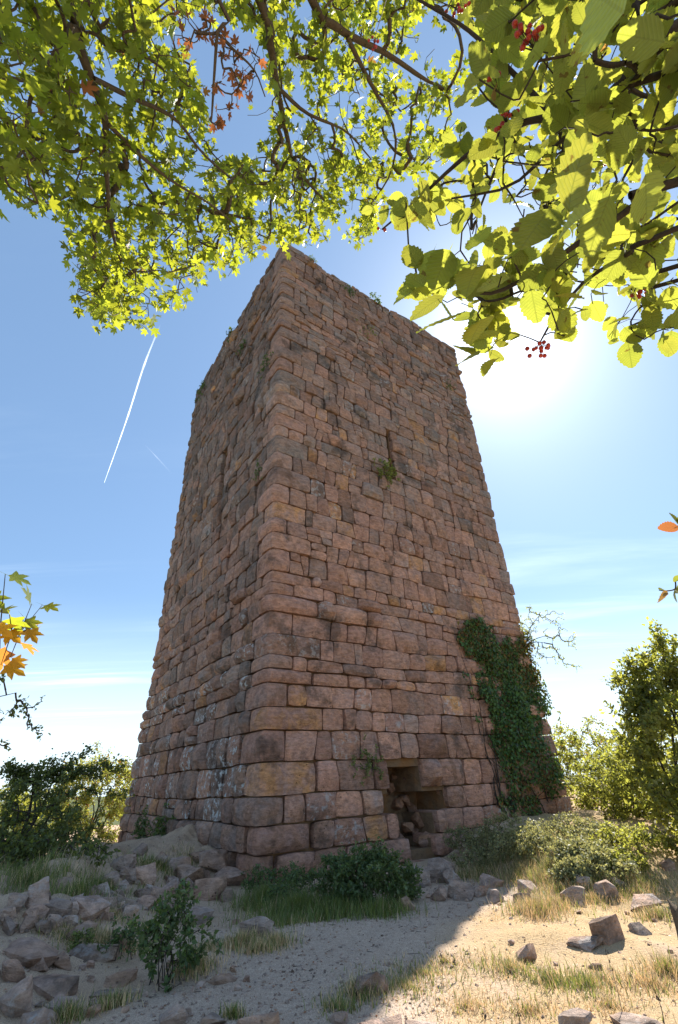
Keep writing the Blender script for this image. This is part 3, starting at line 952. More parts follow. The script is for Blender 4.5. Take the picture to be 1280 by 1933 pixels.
ROCKS = [
    (22, 1722, 50, 36, GREY, 'pale grey flat-topped block at the far left edge below the dark bush'),
    (68, 1714, 46, 52, GREY, 'upright pointed grey stone beside the flat-topped block at the left edge of the rubble'),
    (122, 1686, 40, 30, GREY, 'small tilted grey stone just below the foot of the dark hawthorn bush'),
    (100, 1730, 66, 36, DARKR, 'dark slanting slab between the pointed stone and the pale hump on the left bank'),
    (165, 1728, 78, 36, PALE, 'pale rounded hump of rock in the middle of the left rubble bank'),
    (248, 1708, 98, 50, GREY, 'largest flat-topped grey slab of the rubble bank, dark at its left end'),
    (272, 1664, 44, 40, RED, 'reddish squared block standing on the rubble above the largest slab'),
    (238, 1662, 36, 30, DARKR, 'dark block left of the reddish squared block near the tower foot'),
    (228, 1642, 54, 30, DARKR, 'dark low boulder against the far left foot of the tower'),
    (334, 1646, 50, 24, BROWN, 'long low brown stone lying on the sand heap by the left wall'),
    (394, 1698, 70, 50, RED, 'big faceted reddish block on the sand slope left of the tower corner'),
    (402, 1640, 66, 34, BROWN, 'half-buried brown slab on top of the sand heap against the left wall'),
    (242, 1734, 36, 24, PALE, 'small pale wedge of stone just below the largest slab'),
    (302, 1632, 26, 22, GREY, 'small grey stone touching the left wall beside the grassy patch'),
    (142, 1764, 78, 18, BROWN, 'thin flat slab bedded in the left slope below the pale hump'),
    (122, 1745, 52, 18, PALE, 'small pale slab in the dry grass just above the thin flat slab'),
    (22, 1850, 58, 40, RED, 'reddish stone at the left edge just above the large pale boulder'),
    (22, 1910, 66, 56, PALE, 'large pale boulder cut off by the lower left corner of the view'),
    (112, 1912, 66, 26, GREY, 'low grey slab on the sand right of the large corner boulder'),
    (70, 1940, 72, 34, PALE, 'pale flat stone at the bottom edge below the low grey slab'),
    (484, 1764, 72, 30, GREY, 'flat grey block sitting on a grassy hummock beside the gravel path'),
    (326, 1928, 64, 30, GREY, 'jagged grey stone at the bottom edge below the leafy young shrub'),
    (490, 1944, 96, 34, BROWN, 'broad half-buried brown stone at the bottom edge of the gravel path'),
    (175, 1918, 30, 18, RED + [0.2, 0, .7, 0], 'small brick-red stone on the sand in the lower left'),
    (700, 1872, 68, 36, DARKR, 'dark shaded block in the grass at the near edge of the path'),
    (716, 1944, 112, 30, PALE, 'broad pale sunlit boulder at the bottom edge where the shadow ends'),
    (795, 1946, 66, 22, PALE, 'smaller sunlit stone right of the broad pale boulder at the bottom edge'),
    (992, 1808, 58, 30, BROWN, 'lone brown humped stone in the middle of the sunny dry grass'),
    (1150, 1776, 66, 42, BROWN, 'squared brown block with flat top standing in the sunny grass'),
    (1112, 1782, 84, 14, PALE, 'thin pale slab lying flat beside the squared brown block'),
    (1092, 1942, 72, 30, GREY, 'tilted grey stone at the bottom edge under the sunny grass'),
    (1205, 1944, 100, 22, GREY, 'long low grey slab in the bottom right corner'),
    (998, 1684, 46, 24, GREY, 'grey block at the end of the grassy bank where the tower shadow meets the sun'),
    (988, 1704, 36, 18, BROWN, 'flat brown stone under the grey block at the end of the bank'),
    (1082, 1704, 52, 32, GREY, 'leaning grey stone in the middle of the sunny bank'),
    (1148, 1694, 48, 30, GREY, 'dark-fronted stone behind the leaning grey stone on the bank'),
    (1216, 1712, 66, 24, PALE, 'long pale slab along the lip of the bank near the tree stump'),
    (1168, 1672, 30, 16, PALE, 'small pale stone on the upper bank below the right-hand bushes'),
    (1100, 1672, 40, 18, PALE, 'flat pale stone in the grass at the back of the bank'),
    (1262, 1640, 26, 22, RED, 'small reddish block beside the path at the right edge under the tall shrub'),
    (790, 1672, 54, 54, GREY, 'rounded grey boulder left of the doorway step'),
    (835, 1664, 58, 40, DARKR, 'dark squared step block under the doorway opening'),
    (853, 1668, 34, 24, PALE, 'small pale angular stone in front of the doorway step'),
    (872, 1694, 58, 36, DARKR, 'dark boulder in the pile in front of the doorway'),
    (830, 1700, 38, 22, BROWN, 'low brown stone at the edge of the path below the doorway'),
    (771, 1716, 30, 24, BROWN, 'small brown stone at the edge of the nettle patch'),
    (908, 1690, 40, 22, GREY, 'grey stone right of the dark boulder in the doorway pile'),
    (935, 1704, 34, 22, GREY, 'grey stone at the path edge where the shadow ends'),
    (930, 1672, 46, 20, BROWN, 'brown slab in the weeds between doorway pile and bank'),
    (886, 1616, 14, 16, PALE + [.3, 0, 0, 0], 'tiny pale pinkish stone in the weeds right of the doorway'),
    (1047, 1622, 24, 18, RED, 'small reddish stone in the weeds at the shadow edge by the tower'),
    (1210, 1760, 40, 16, GREY, 'low grey stone in the grass left of the tree stump'),
    (1125, 1830, 30, 10, BROWN, 'flat brown pebble-sized stone in the bare soil of the sunny slope'),
    (10, 1762, 36, 28, DARKR, 'dark stone at the left edge below the flat-topped block'),
    (52, 1752, 34, 24, BROWN, 'brown stone in the gap under the upright pointed stone'),
    (84, 1700, 26, 20, DARKR, 'small dark stone wedged behind the upright pointed stone'),
    (190, 1690, 34, 20, GREY, 'grey stone in weeds between hawthorn bush and largest slab'),
    (205, 1672, 40, 24, GREY, 'grey block on the rubble just below the dark low boulder'),
    (350, 1690, 44, 30, BROWN, 'brown stone embedded in the sand left of the big faceted block'),
    (318, 1690, 36, 30, BROWN, 'brown stone between the largest slab and the sand heap'),
    (58, 1830, 70, 26, BROWN, 'low brown ledge of rock on the sand right of the reddish edge stone'),
    (130, 1822, 60, 22, BROWN, 'broken brown ledge in the sandy slope left of the leafy shrub'),
    (220, 1790, 46, 34, RED, 'reddish stone standing behind the leafy young shrub'),
    (430, 1700, 34, 18, BROWN, 'brown stone on the sand at the foot of the tower corner'),
    (380, 1660, 24, 14, PALE, 'little pale stone on the sand heap below the half-buried slab'),
    (265, 1612, 30, 18, DARKR, 'dark stone in the weeds right against the far left wall foot'),
    (640, 1930, 44, 14, BROWN, 'low brown stone on the path beside the broad pale boulder'),
    (405, 1930, 60, 14, GREY, 'grey stone half sunk in the path at the bottom edge'),
]
for i, r_ in enumerate(ROCKS):
    px, py, w, h, tn, lab = r_
    rock(px, py, w, h, tn, lab, dep=0.6 + 0.35 * ((i * 37 % 10) / 10), rz=(i * 1.7) % 0.9 - 0.45, tilt=((i * 29) % 7 - 3) * 0.05)

# tumbled blocks of the rubble bank
k = 0
while k < 32:
    px, py = rng.uniform(-10, 330), rng.uniform(1655, 1780)
    if py < 1712 - 0.22 * px or py > 1770 - 0.12 * px: continue
    k += 1
    s = rng.uniform(20, 44)
    rock(px, py, s, s * rng.uniform(0.4, 0.65), [GREY, BROWN, PALE, DARKR, RED][int(rng.integers(5))], 'broken block in the tumbled rubble heap at the left', name='rubble_block', group='broken blocks of the left rubble heap', tilt=rng.normal(0, 0.3), rz=rng.uniform(-1, 1), sink=0.38)

for i, (px, py, w, h, lab) in enumerate([(60, 1800, 130, 34, 'broad bedrock slab in the sandy slope under the rubble heap, nearest the left edge'), (175, 1800, 110, 26, 'bedrock slab breaking through the sand left of the leafy young shrub'), (95, 1870, 120, 30, 'low bedrock ledge on the sand above the low grey slab'),
                                       (230, 1850, 80, 20, 'bedrock hump just left of the leafy young shrub foot'), (345, 1735, 110, 26, 'bedrock slab between the largest slab and the path'), (285, 1770, 70, 20, 'bedrock slab behind the leafy young shrub top'), (420, 1850, 60, 12, 'flat rock flush with the path right of the leafy shrub'),
                                       (200, 1890, 70, 16, 'flat bedrock patch near the brick-red stone'), (440, 1665, 90, 30, 'rock ledge at the very foot of the tower corner'), (350, 1655, 100, 28, 'rock ledge on the sand heap below the left wall'), (415, 1622, 60, 22, 'brown rock ledge at the top of the sand heap touching the left wall'), (375, 1618, 40, 18, 'small rock shelf at the crest of the sand heap')]):
    rock(px, py, w, h, (BROWN, GREY, RED)[i % 3], lab, dep=0.8, rz=(i * 0.7) % 1.2 - 0.6, name='bedrock', sink=0.55)

# small loose stones of the rubble bank: alike, so they share a label
k = 0
while k < 60:
    px, py = rng.uniform(0, 470), rng.uniform(1640, 1930)
    if py < 1700 - 0.16 * px + 10: continue
    k += 1
    s = rng.uniform(8, 19)
    rock(px, py, s, s * 0.6, [GREY, BROWN, PALE, RED][int(rng.integers(4))], 'small loose stone lying on the sandy rubble slope left of the path', name='loose_stone', group='small loose stones on the left slope')
for k in range(26):
    px, py = rng.uniform(760, 960), rng.uniform(1640, 1715)
    s = rng.uniform(7, 15)
    rock(px, py, s, s * 0.6, [GREY, BROWN, DARKR][int(rng.integers(3))], 'small stone in the scatter before the doorway', name='loose_stone', group='small stones before the doorway')
for k in range(26):
    px, py = rng.uniform(960, 1270), rng.uniform(1672, 1900)
    s = rng.uniform(6, 14)
    rock(px, py, s, s * 0.5, [GREY, BROWN, PALE][int(rng.integers(3))], 'small stone in the sunny dry grass on the right', name='loose_stone', group='small stones in the sunny grass')

# rubble tumbled inside the doorway
mid_u = (NICHE[1][2] + NICHE[1][3]) / 2
for k, (du, dv, dd, s) in enumerate([(0.42, 0.12, -0.35, 0.42), (0.28, 0.38, -0.7, 0.36), (0.52, 0.50, -0.60, 0.40), (0.14, 0.12, -0.85, 0.38), (0.50, 0.92, -0.95, 0.46), (0.66, 1.25, -1.0, 0.42), (0.42, 1.45, -1.1, 0.36), (0.30, 0.85, -1.05, 0.42), (0.58, 0.25, -0.8, 0.34), (-0.35, 0.05, -0.9, 0.30), (0.22, 1.2, -1.12, 0.36), (-0.05, 0.5, -1.08, 0.36), (0.72, 0.75, -0.95, 0.40)]):
    P = face_pt('R', mid_u + du, NICHE[0][0] + dv, dd)
    _seed[0] += 1
    me = rock_mesh('rubble_stone', (s, s * 0.8, s * 0.75), _seed[0], np.clip(BROWN + [0.1, -0.05, 0.3, 0], 0, 1), M_STONE)
    o = link('rubble_stone', me, tower, tuple(P - NC)); o.rotation_euler = (rng.uniform(-1, 1), rng.uniform(-1, 1), rng.uniform(0, 6))
# the overhanging block beside the lintel
u_a, v_a = on_face('R', 790, 1492); u_b, v_b = on_face('R', 858, 1447)


# pebbles
def pebbles():
    acc = Acc()
    T = np.array([[1, 0, 0], [0, 1, 0], [-1, 0, 0], [0, -1, 0], [0.2, 0.1, 0.75], [0, 0, -0.6]], float)
    F = [np.array([[0, 1, 4], [1, 2, 4], [2, 3, 4], [3, 0, 4], [1, 0, 5], [2, 1, 5], [3, 2, 5], [0, 3, 5]])]
    n = 13000
    y = 4.3 + 8.5 * rng.random(n * 2) ** 1.3
    x = rng.uniform(-1, 1, n * 2) * (y * 0.85)
    w = path_mask(x, y) * 0.8 + 0.35 * (x < -0.5) + 0.12
    keep = rng.random(n * 2) < w
    x, y = x[keep][:n], y[keep][:n]
    n = len(x)
    pos = np.stack([x, y, height(x, y)], -1)
    rel = pos - NC
    ok = ~((rel @ DL > -0.2) & (rel @ DR > -0.2))
    pos = pos[ok]; n = len(pos)
    sc = 0.004 + 0.010 * rng.random(n) ** 4 * 2.0 + 0.004 * rng.random(n)
    d = unit(rng.normal(0, 1, (n, 3)) * [1, 1, 0.2]); up = unit(rng.normal(0, 0.35, (n, 3)) + [0, 0, 1])
    tone = np.stack([rng.uniform(0, 0.5, n), rng.uniform(0.2, 1.0, n), rng.uniform(0, 0.4, n), np.zeros(n)], -1)
    instance(T, F, pos, basis(d, up), sc, None, acc, tone)
    link('gravel', acc.mesh('gravel', M_ROCK, 'tone', smooth=False), kind='stuff')


pebbles()

# ------------------------------------------------------------------ leaf shapes (x side, y along midrib, z normal), unit length
LEAF4 = (np.array([[0, 0, 0], [-0.30, 0.45, 0.06], [0.30, 0.45, 0.06], [0, 1, -0.05], [0, 0.45, -0.03]]), [np.array([[0, 4, 1], [4, 3, 1], [0, 2, 4], [4, 2, 3]])])
LEAF2 = (np.array([[0, 0, 0], [-0.33, 0.5, 0.08], [0, 1, -0.03], [0.33, 0.5, 0.08]]), [np.array([[0, 2, 1], [0, 3, 2]])])


def maple_leaf():
    A = [(90, 1.0), (80, 0.80), (73, 0.72), (66, 0.43), (54, 0.60), (44, 0.92), (34, 0.66), (26, 0.60), (12, 0.38), (-2, 0.52), (-14, 0.66), (-28, 0.46), (-55, 0.30)]
    half = [(r * math.cos(math.radians(a)), 0.36 + r * 0.66 * math.sin(math.radians(a)) if a != 90 else 0.36 + 0.66 * r) for a, r in A]
    half = [(x * 0.66, y) for x, y in half]
    out = [(0, half[0][1])] + half[1:] + [(0, 0.10)] + [(-x, y) for x, y in half[:0:-1]]
    pts = np.array([(0, 0.36, 0.0)] + [(x, y, 0.10 * abs(x) * 2 - 0.20 * max(0, y - 0.4) ** 2 - 0.22 * x * x) for x, y in out])
    n = len(out)
    F = np.array([[0, 1 + (i + 1) % n, 1 + i] for i in range(n)])
    # stalk
    m_ = len(pts)
    pts = np.vstack([pts, [(-0.012, 0.1, 0), (0.012, 0.1, 0), (0.0, -0.45, 0.06)]])
    F = np.vstack([F, [[m_, m_ + 2, m_ + 1]]])
    return pts, [F]


MAPLE = maple_leaf()


def beam_leaf(curl=0.12, wid=0.37):
    n = 9
    ys = np.linspace(0, 1, n)
    prof = wid * np.sin(np.pi * ys ** 0.85) ** 0.72
    mid = np.stack([0 * ys, ys, -curl * (ys - 0.4) ** 2 * 1.6], -1)
    V = [mid]; uv = [np.stack([0 * ys + 0.5, ys], -1)]
    side = {}
    for s in (-1, 1):
        yo = np.linspace(0, 1, 2 * n - 1)
        w = wid * np.sin(np.pi * yo ** 0.85) ** 0.72
        w = w * np.where(np.arange(2 * n - 1) % 2 == 1, 1.05, 0.94); w[0] = w[-1] = 0.0
        yy = yo + np.where(np.arange(2 * n - 1) % 2 == 1, 0.028, 0.0) * (w > 0)
        zz_ = 0.16 * w - curl * (yo - 0.4) ** 2 * 1.6 + 0.012 * np.where(np.arange(2 * n - 1) % 2 == 1, 1, -1)
        side[s] = sum(len(v) for v in V)
        V.append(np.stack([s * w, yy, zz_], -1)); uv.append(np.stack([0.5 + s * w, yy], -1))
    F = []
    for s in (-1, 1):
        o = side[s]
        for i in range(n - 1):
            a, b = i, i + 1; c0, c1, c2 = o + 2 * i, o + 2 * i + 1, o + 2 * i + 2
            t = [[a, c0, c1], [a, c1, b], [b, c1, c2]]
            if i == 0: t = [[a, c1, b], [b, c1, c2]]
            if i == n - 2: t = [[a, c0, c1], [a, c1, b]]
            F += [q if s == 1 else q[::-1] for q in t]
    V = np.vstack(V); m_ = len(V)
    V = np.vstack([V, [(-0.012, 0.01, 0), (0.012, 0.01, 0), (0, -0.2, 0.02)]])
    F.append([m_, m_ + 2, m_ + 1])
    return V, [np.array(F)], np.vstack(uv + [[(0.5, 0), (0.5, 0), (0.5, 0)]])


BEAM = beam_leaf()


# ------------------------------------------------------------------ trees overhead
def grow(paths, attractors, rad_tip, pipe=2.3, jitter=0.12, nsub=3, sag=0.0, rad_cap=1.0):
    """paths: list of (pts (n,3), r0, r1) limbs. attractors join the nearest node by curved twigs.
    returns segments (P0,P1,r0,r1) of twigs and per-attractor direction"""
    nodes = [p for pts, _, _ in paths for p in pts]
    cap = len(nodes) + len(attractors) * nsub
    ND = np.zeros((cap, 3)); ND[:len(nodes)] = nodes
    par = np.full(cap, -1); n = len(nodes)
    base_n = n
    A = np.asarray(attractors)
    d0 = np.min(np.linalg.norm(A[:, None] - ND[None, :n:2], axis=2), axis=1)
    order_ = np.argsort(d0)
    tip = np.zeros(len(A), int)
    dirs = np.zeros((len(A), 3))
    for ai in order_:
        a = A[ai]
        dd = np.linalg.norm(ND[:n] - a, axis=1)
        j = int(np.argmin(dd))
        b = ND[j]; L = dd[j]
        side = rng.normal(0, jitter * L, 3); side[2] -= sag * L
        prev = j
        for k in range(1, nsub + 1):
            t = k / nsub
            ND[n] = b + (a - b) * t + side * math.sin(math.pi * t)
            par[n] = prev; prev = n; n += 1
        tip[ai] = prev
        dirs[ai] = ND[prev] - ND[par[prev]]
    cnt = np.zeros(n)
    cnt[tip] = 1
    for i in range(n - 1, base_n - 1, -1):
        if par[i] >= base_n: cnt[par[i]] += cnt[i]
    idx = np.arange(base_n, n)
    r1 = np.minimum(rad_tip * np.maximum(cnt[idx], 1) ** (1 / pipe), rad_cap)
    p = par[idx]
    r0 = np.where(p >= base_n, np.minimum(rad_tip * np.maximum(cnt[np.maximum(p, 0)], 1) ** (1 / pipe), r1 * 1.25), r1 * 1.15)
    return ND[p], ND[idx], r0, r1, dirs


def limb_mesh(acc, pts, r0, r1, sides=7):
    P = np.asarray(pts); n = len(P)
    r = np.linspace(r0, r1, n) * (1 + 0.12 * vnoise(P * 1.0, 9.0, 5))
    tan = unit(np.gradient(P, axis=0))
    ref = np.array([0.3, 0.9, 0.2])
    s = unit(np.cross(tan, ref)); t = np.cross(tan, s)
    a = np.arange(sides) / sides * 2 * np.pi
    V = P[:, None] + (np.cos(a)[None, :, None] * s[:, None] + np.sin(a)[None, :, None] * t[:, None]) * r[:, None, None]
    i = np.arange(sides); j = (i + 1) % sides
    q = np.stack([i, j, j + sides, i + sides], -1)
    F = (q[None] + (np.arange(n - 1) * sides)[:, None, None]).reshape(-1, 4)
    acc.add(V.reshape(-1, 3), F)


def px_limb(pts, d, n=16, lead=None):
    """pts: photo positions; d: distance(s) from the eye"""
    d = np.interp(np.linspace(0, 1, len(pts)), np.linspace(0, 1, len(d)), d)
    P = [PV(x, y, dd) for (x, y), dd in zip(pts, d)]
    if lead is not None: P = [np.array(l, float) for l in lead] + P
    P = spline(np.array(P), n)
    return P + 0.010 * np.stack([vnoise(P, 2.5, 1), vnoise(P, 2.5, 2), vnoise(P, 2.5, 3)], -1)


def sample_poly(poly, n, holes=(), prob=None):
    poly = np.asarray(poly, float); out = []
    lo, hi = poly.min(0), poly.max(0)
    got = 0
    while got < n:
        P = rng.uniform(lo, hi, (n * 2, 2))
        m = inside(poly, P)
        for h, keep in holes:
            m &= ~inside(h, P) | (rng.random(len(P)) < keep)
        P = P[m]; out.append(P); got += len(P)
    return np.concatenate(out)[:n]


def put_leaves(root, name, T, pos, B, sc, mat, tone, nsingle, near, uv=None, variants=4):
    """the leaves that show largest become objects of their own, the rest one foliage part"""
    q, fw = project(pos)
    vis = (fw > 0.1) & (q[:, 0] > -20) & (q[:, 0] < W0 + 20) & (q[:, 1] > -20) & (q[:, 1] < H0 + 20)
    key = np.where(vis, sc / np.maximum(fw, 0.1), 0)
    o_ = np.argsort(-key)
    one = o_[:nsingle]; many = o_[nsingle:]
    off = np.array(root.location)
    meshes = {}
    for i in one:
        tk = (round(float(tone[i, 1]) * 2), int(rng.integers(variants)))
        if tk not in meshes:
            tv = np.tile([tk[1] / variants, tk[0] / 2, rng.random(), 1], (len(T[0]), 1))
            Tv = T[0].copy(); Tv[:, 2] += 0.05 * np.sin(Tv[:, 0] * 5 + tk[1]) + (0.11 * tk[1] - 0.17) * Tv[:, 1] ** 2 + (0.3 - 0.2 * tk[1]) * Tv[:, 0] ** 2; Tv[:, 0] *= 0.92 + 0.05 * tk[1]
            meshes[tk] = new_mesh(name, Tv, T[1], mat, {'tone': tv}, uv)
        o = link(name, meshes[tk], root)
        M = Matrix.Identity(4)
        for r in range(3):
            for c in range(3): M[r][c] = B[i, r, c] * sc[i]
            M[r][3] = pos[i, r] - off[r]
        o.matrix_local = M
    if len(many):
        acc = Acc()
        instance(T[0], T[1], pos[many], B[many], sc[many], uv, acc, tone[many])
        link('foliage', acc.mesh('foliage', mat, 'tone', off=off), root, kind='stuff')


def spray_leaves(A, dirs, per, spread, size, droop=0.35, flat=0.6, jit=0.35):
    """leaves along the last bit of each twig"""
    n = len(A)
    cnt = rng.poisson(per, n).clip(1)
    idx = np.repeat(np.arange(n), cnt)
    m = len(idx)
    d = unit(dirs[idx])
    t = rng.uniform(-1, 0.15, m)
    pos = A[idx] + d * (t * spread)[:, None] + rng.normal(0, spread * 0.20, (m, 3))
    out = unit(np.cross(d, rng.normal(0, 1, (m, 3))))
    ld = unit(d * rng.uniform(0.1, 0.9, (m, 1)) + out * 1.0 + np.array([0, 0, -droop]) + rng.normal(0, jit, (m, 3)))
    up = unit(np.array([0, 0, 1.0]) * flat + rng.normal(0, 0.5, (m, 3)))
    return pos, basis(ld, up), size * rng.uniform(0.5, 1.3, m), idx


def tree_leader(root, trunk_pts, r0, r1, mat, base_flare=1.5):
    acc = Acc(); P = spline(np.array(trunk_pts, float), 14)
    n = len(P); limb_mesh(acc, P, r0, r1, 10)
    link('trunk', acc.mesh('trunk', mat, off=root.location), root)


# ---- field maple, upper left and middle
mroot = thing('field_maple_tree', 'overhanging tree with small star-shaped lobed leaves and brown branches, upper left and middle', 'tree', (-2.3, -2.2, gz(-2.3, -2.2)))
FORK = np.array([-1.7, -1.6, 3.6])
LEAD = [FORK, FORK + [0.45, 0.7, 0.9]]
mlimbs = [
    (px_limb([(120, -10), (135, 50), (172, 150), (200, 230), (203, 330), (212, 430), (228, 490)], [2.9, 2.7], 22, LEAD), 0.0310, 0.0048),
    (px_limb([(135, 50), (100, 115), (62, 180), (48, 280), (15, 315)], [2.8, 2.4], 14), 0.0124, 0.0036),
    (px_limb([(178, 152), (245, 185), (330, 225), (385, 290), (440, 340)], [2.8, 3.2], 14), 0.0124, 0.0042),
    (px_limb([(206, 238), (262, 292), (330, 345), (395, 385), (450, 430)], [2.75, 2.9], 14), 0.0099, 0.0030),
    (px_limb([(150, -30), (190, 65), (275, 110), (330, 150)], [3.2, 3.4], 12, LEAD), 0.0186, 0.0036),
    (px_limb([(482, -20), (508, 80), (522, 165), (540, 255), (560, 315), (615, 380)], [3.4, 3.9], 20, [FORK, FORK + [0.9, 0.9, 1.0]]), 0.0341, 0.0060),
    (px_limb([(522, 165), (575, 210), (650, 245), (700, 300)], [3.55, 3.9], 12), 0.0124, 0.0036),
    (px_limb([(404, -20), (410, 40), (406, 110), (402, 200), (400, 225)], [2.6, 2.5], 12, [FORK, FORK + [0.7, 0.9, 0.6]]), 0.0112, 0.0030),
    (px_limb([(570, -30), (640, 55), (722, 95), (800, 150), (835, 165)], [3.6, 4.0], 16, [FORK, FORK + [1.2, 1.1, 1.2]]), 0.0341, 0.0060),
    (px_limb([(655, 70), (700, 160), (745, 250), (735, 330), (690, 400)], [3.7, 4.1], 14), 0.0136, 0.0036),
    (px_limb([(0, 145), (70, 160), (120, 200), (190, 200)], [2.5, 2.8], 10), 0.0087, 0.0030),
    (px_limb([(-120, -60), (-60, 80), (-20, 190), (0, 270)], [2.6, 2.5], 12, LEAD), 0.0186, 0.0060),
    (px_limb([(410, 60), (440, 90), (480, 130), (500, 180)], [2.6, 2.7], 10), 0.0062, 0.0024),
]
MPOLY = [(-110, -130), (880, -130), (885, 20), (878, 120), (868, 230), (830, 320), (770, 345), (735, 375), (708, 395), (705, 430), (690, 470), (668, 462), (640, 420), (600, 452), (556, 470), (520, 452),
         (500, 468), (470, 492), (455, 520), (430, 528), (400, 520), (395, 545), (350, 560), (310, 580), (282, 625), (262, 628), (235, 608), (180, 605), (140, 580), (140, 520), (136, 450), (125, 415), (70, 395), (20, 385), (-110, 370)]
MHOLES = [([(335, 75), (395, 20), (470, 60), (520, 190), (505, 250), (482, 285), (430, 305), (405, 250), (385, 165)], 0.03),
          ([(395, 415), (440, 400), (460, 440), (440, 470), (405, 455)], 0.1), ([(0, 235), (30, 235), (40, 290), (0, 300)], 0.25), ([(275, 60), (335, 75), (360, 110), (320, 105)], 0.3)]
nm = 2050
mp = sample_poly(MPOLY, nm, MHOLES)
cn = vnoise(np.c_[mp, 0 * mp[:, 0]], 1 / 95.0, 201) + 0.6 * vnoise(np.c_[mp, 0 * mp[:, 0]], 1 / 38.0, 202)
mp = mp[(cn > -0.42) | (rng.random(nm) < 0.25)]; nm = len(mp)
mp = np.vstack([mp, sample_poly([(385, 310), (500, 290), (720, 310), (720, 400), (690, 465), (640, 420), (600, 445), (520, 450), (470, 490), (400, 520)], 190), sample_poly([(140, 420), (300, 400), (400, 480), (390, 545), (280, 615), (235, 605), (145, 580)], 90)])
nm = len(mp)
md = 2.35 + 1.5 * np.clip((mp[:, 0] - 60) / 650, 0, 1) + rng.uniform(-0.1, 1.25, nm) * 1.0
mA = np.array([PV(x, y, d) for (x, y), d in zip(mp, md)])
P0, P1, r0, r1, mdir = grow(mlimbs, mA, 0.0016, 2.2, 0.14, 3, rad_cap=0.012)
tree_leader(mroot, [(-2.3, -2.2, gz(-2.3, -2.2) - 0.2), (-2.25, -2.1, 1.2), (-2.0, -1.9, 2.5), FORK], 0.22, 0.12, M_BARK)
for pts, a, b in mlimbs:
    acc = Acc(); limb_mesh(acc, pts, a, b)
    link('branch', acc.mesh('branch', M_BARK, off=mroot.location), mroot)
acc = Acc(); tubes(acc, P0, P1, r0, r1, 4)
link('twigs', acc.mesh('twigs', M_BARK, off=mroot.location), mroot, kind='stuff')
pos, B, sc, idx = spray_leaves(mA, mdir, 4.0, 0.12, 0.061, 0.5, 0.8, 0.4)
q, fw = project(pos)
inh = inside(MHOLES[0][0], q)
keep = ~inh | (rng.random(len(pos)) < 0.10)
pos, B, sc = pos[keep], B[keep], sc[keep]
tone = np.stack([rng.random(len(pos)), (rng.random(len(pos)) < 0.004) * 0.8, rng.random(len(pos)), np.ones(len(pos))], -1)
# dry brown leaves on the thin twigs of the gap
bp = np.array([(345, 25), (372, 55), (362, 75), (390, 40), (395, 50), (430, 95), (428, 85), (412, 150), (405, 165), (440, 135), (455, 145), (460, 150), (470, 135), (465, 180), (450, 165), (435, 205), (415, 230), (410, 220), (418, 238), (405, 65), (475, 95), (332, 75), (492, 100), (420, 110)], float)
bp = np.repeat(bp, 3, axis=0) + rng.normal(0, 7, (len(bp) * 3, 2))
bA = np.array([PV(x, y, d) for (x, y), d in zip(bp, rng.uniform(2.5, 2.8, len(bp)))])
bB = basis(unit(rng.normal(0, 1, (len(bA), 3)) + [0, 0, -0.8]), unit(rng.normal(0, 1, (len(bA), 3))))
b0, b1, br0, br1, _ = grow(mlimbs, bA, 0.0014, 2.2, 0.15, 3)
acc = Acc(); tubes(acc, b0, b1, br0, br1, 4)
link('twigs', acc.mesh('twigs', M_BARK, off=mroot.location), mroot, kind='stuff')
pos = np.vstack([pos, bA]); B = np.concatenate([B, bB]); sc = np.r_[sc, rng.uniform(0.03, 0.05, len(bA))]
tone = np.vstack([tone, np.tile([0.3, 1.0, 0.5, 1], (len(bA), 1))])
put_leaves(mroot, 'leaf', MAPLE, pos, B, sc, M_MAPLE, tone, 300, None)

# yellow and orange spray of the same kind of tree at the left edge
yroot = thing('maple_branch', 'spray of yellow and orange autumn leaves hanging in at the left edge', 'branch', tuple(PV(-160, 1180, 1.7)))
yl = [(px_limb([(-160, 1180), (-60, 1185), (20, 1190), (60, 1185)], [1.7, 1.6], 10), 0.008, 0.003)]
acc = Acc(); limb_mesh(acc, *yl[0])
yp = [(10, 1084, 0, .07), (18, 1160, 0, .075), (60, 1140, 0, .07), (80, 1142, 0, .06), (45, 1165, 0, .06), (2, 1150, 0, .07), (50, 1185, 1, .06), (30, 1195, 1, .08), (72, 1180, 1, .05), (12, 1215, 2, .085), (38, 1210, 2, .07), (0, 1230, 2, .08),
      (20, 1240, 1, .05), (2, 1255, 1, .07), (62, 1196, 2, .04), (8, 1190, 1, .07), (-20, 1180, 1, .08), (-30, 1120, 0, .08), (-40, 1220, 2, .08)]
for (x, y, kind, s) in yp:
    d = 1.62 + rng.uniform(-0.06, 0.1); P = PV(x, y, d)
    mt = (M_MAPLE, M_YELLOW, M_YELLOW)[kind]
    tv = np.tile([rng.random(), (0.0, 0.0, 0.75)[kind], 0.5, 1], (len(MAPLE[0]), 1))
    o = link('leaf', new_mesh('leaf', MAPLE[0], MAPLE[1], mt, {'tone': tv}), yroot)
    Bm = basis(np.array([[rng.normal(0, .5) + 0.5, rng.normal(0, .3), -0.35 + rng.normal(0, .3)]]), np.array([[rng.normal(0, .3), -0.9, 0.7]]))[0]
    M = Matrix([[Bm[r, c] * s for c in range(3)] + [P[r] - yroot.location[r]] for r in range(3)] + [[0, 0, 0, 1]])
    o.matrix_local = M
    j = np.argmin(np.linalg.norm(yl[0][0] - P, axis=1))
    tubes(acc, [yl[0][0][j]], [P], [0.002], [0.001], 4)
link('twig', acc.mesh('twig', M_BARK2, off=yroot.location), yroot)

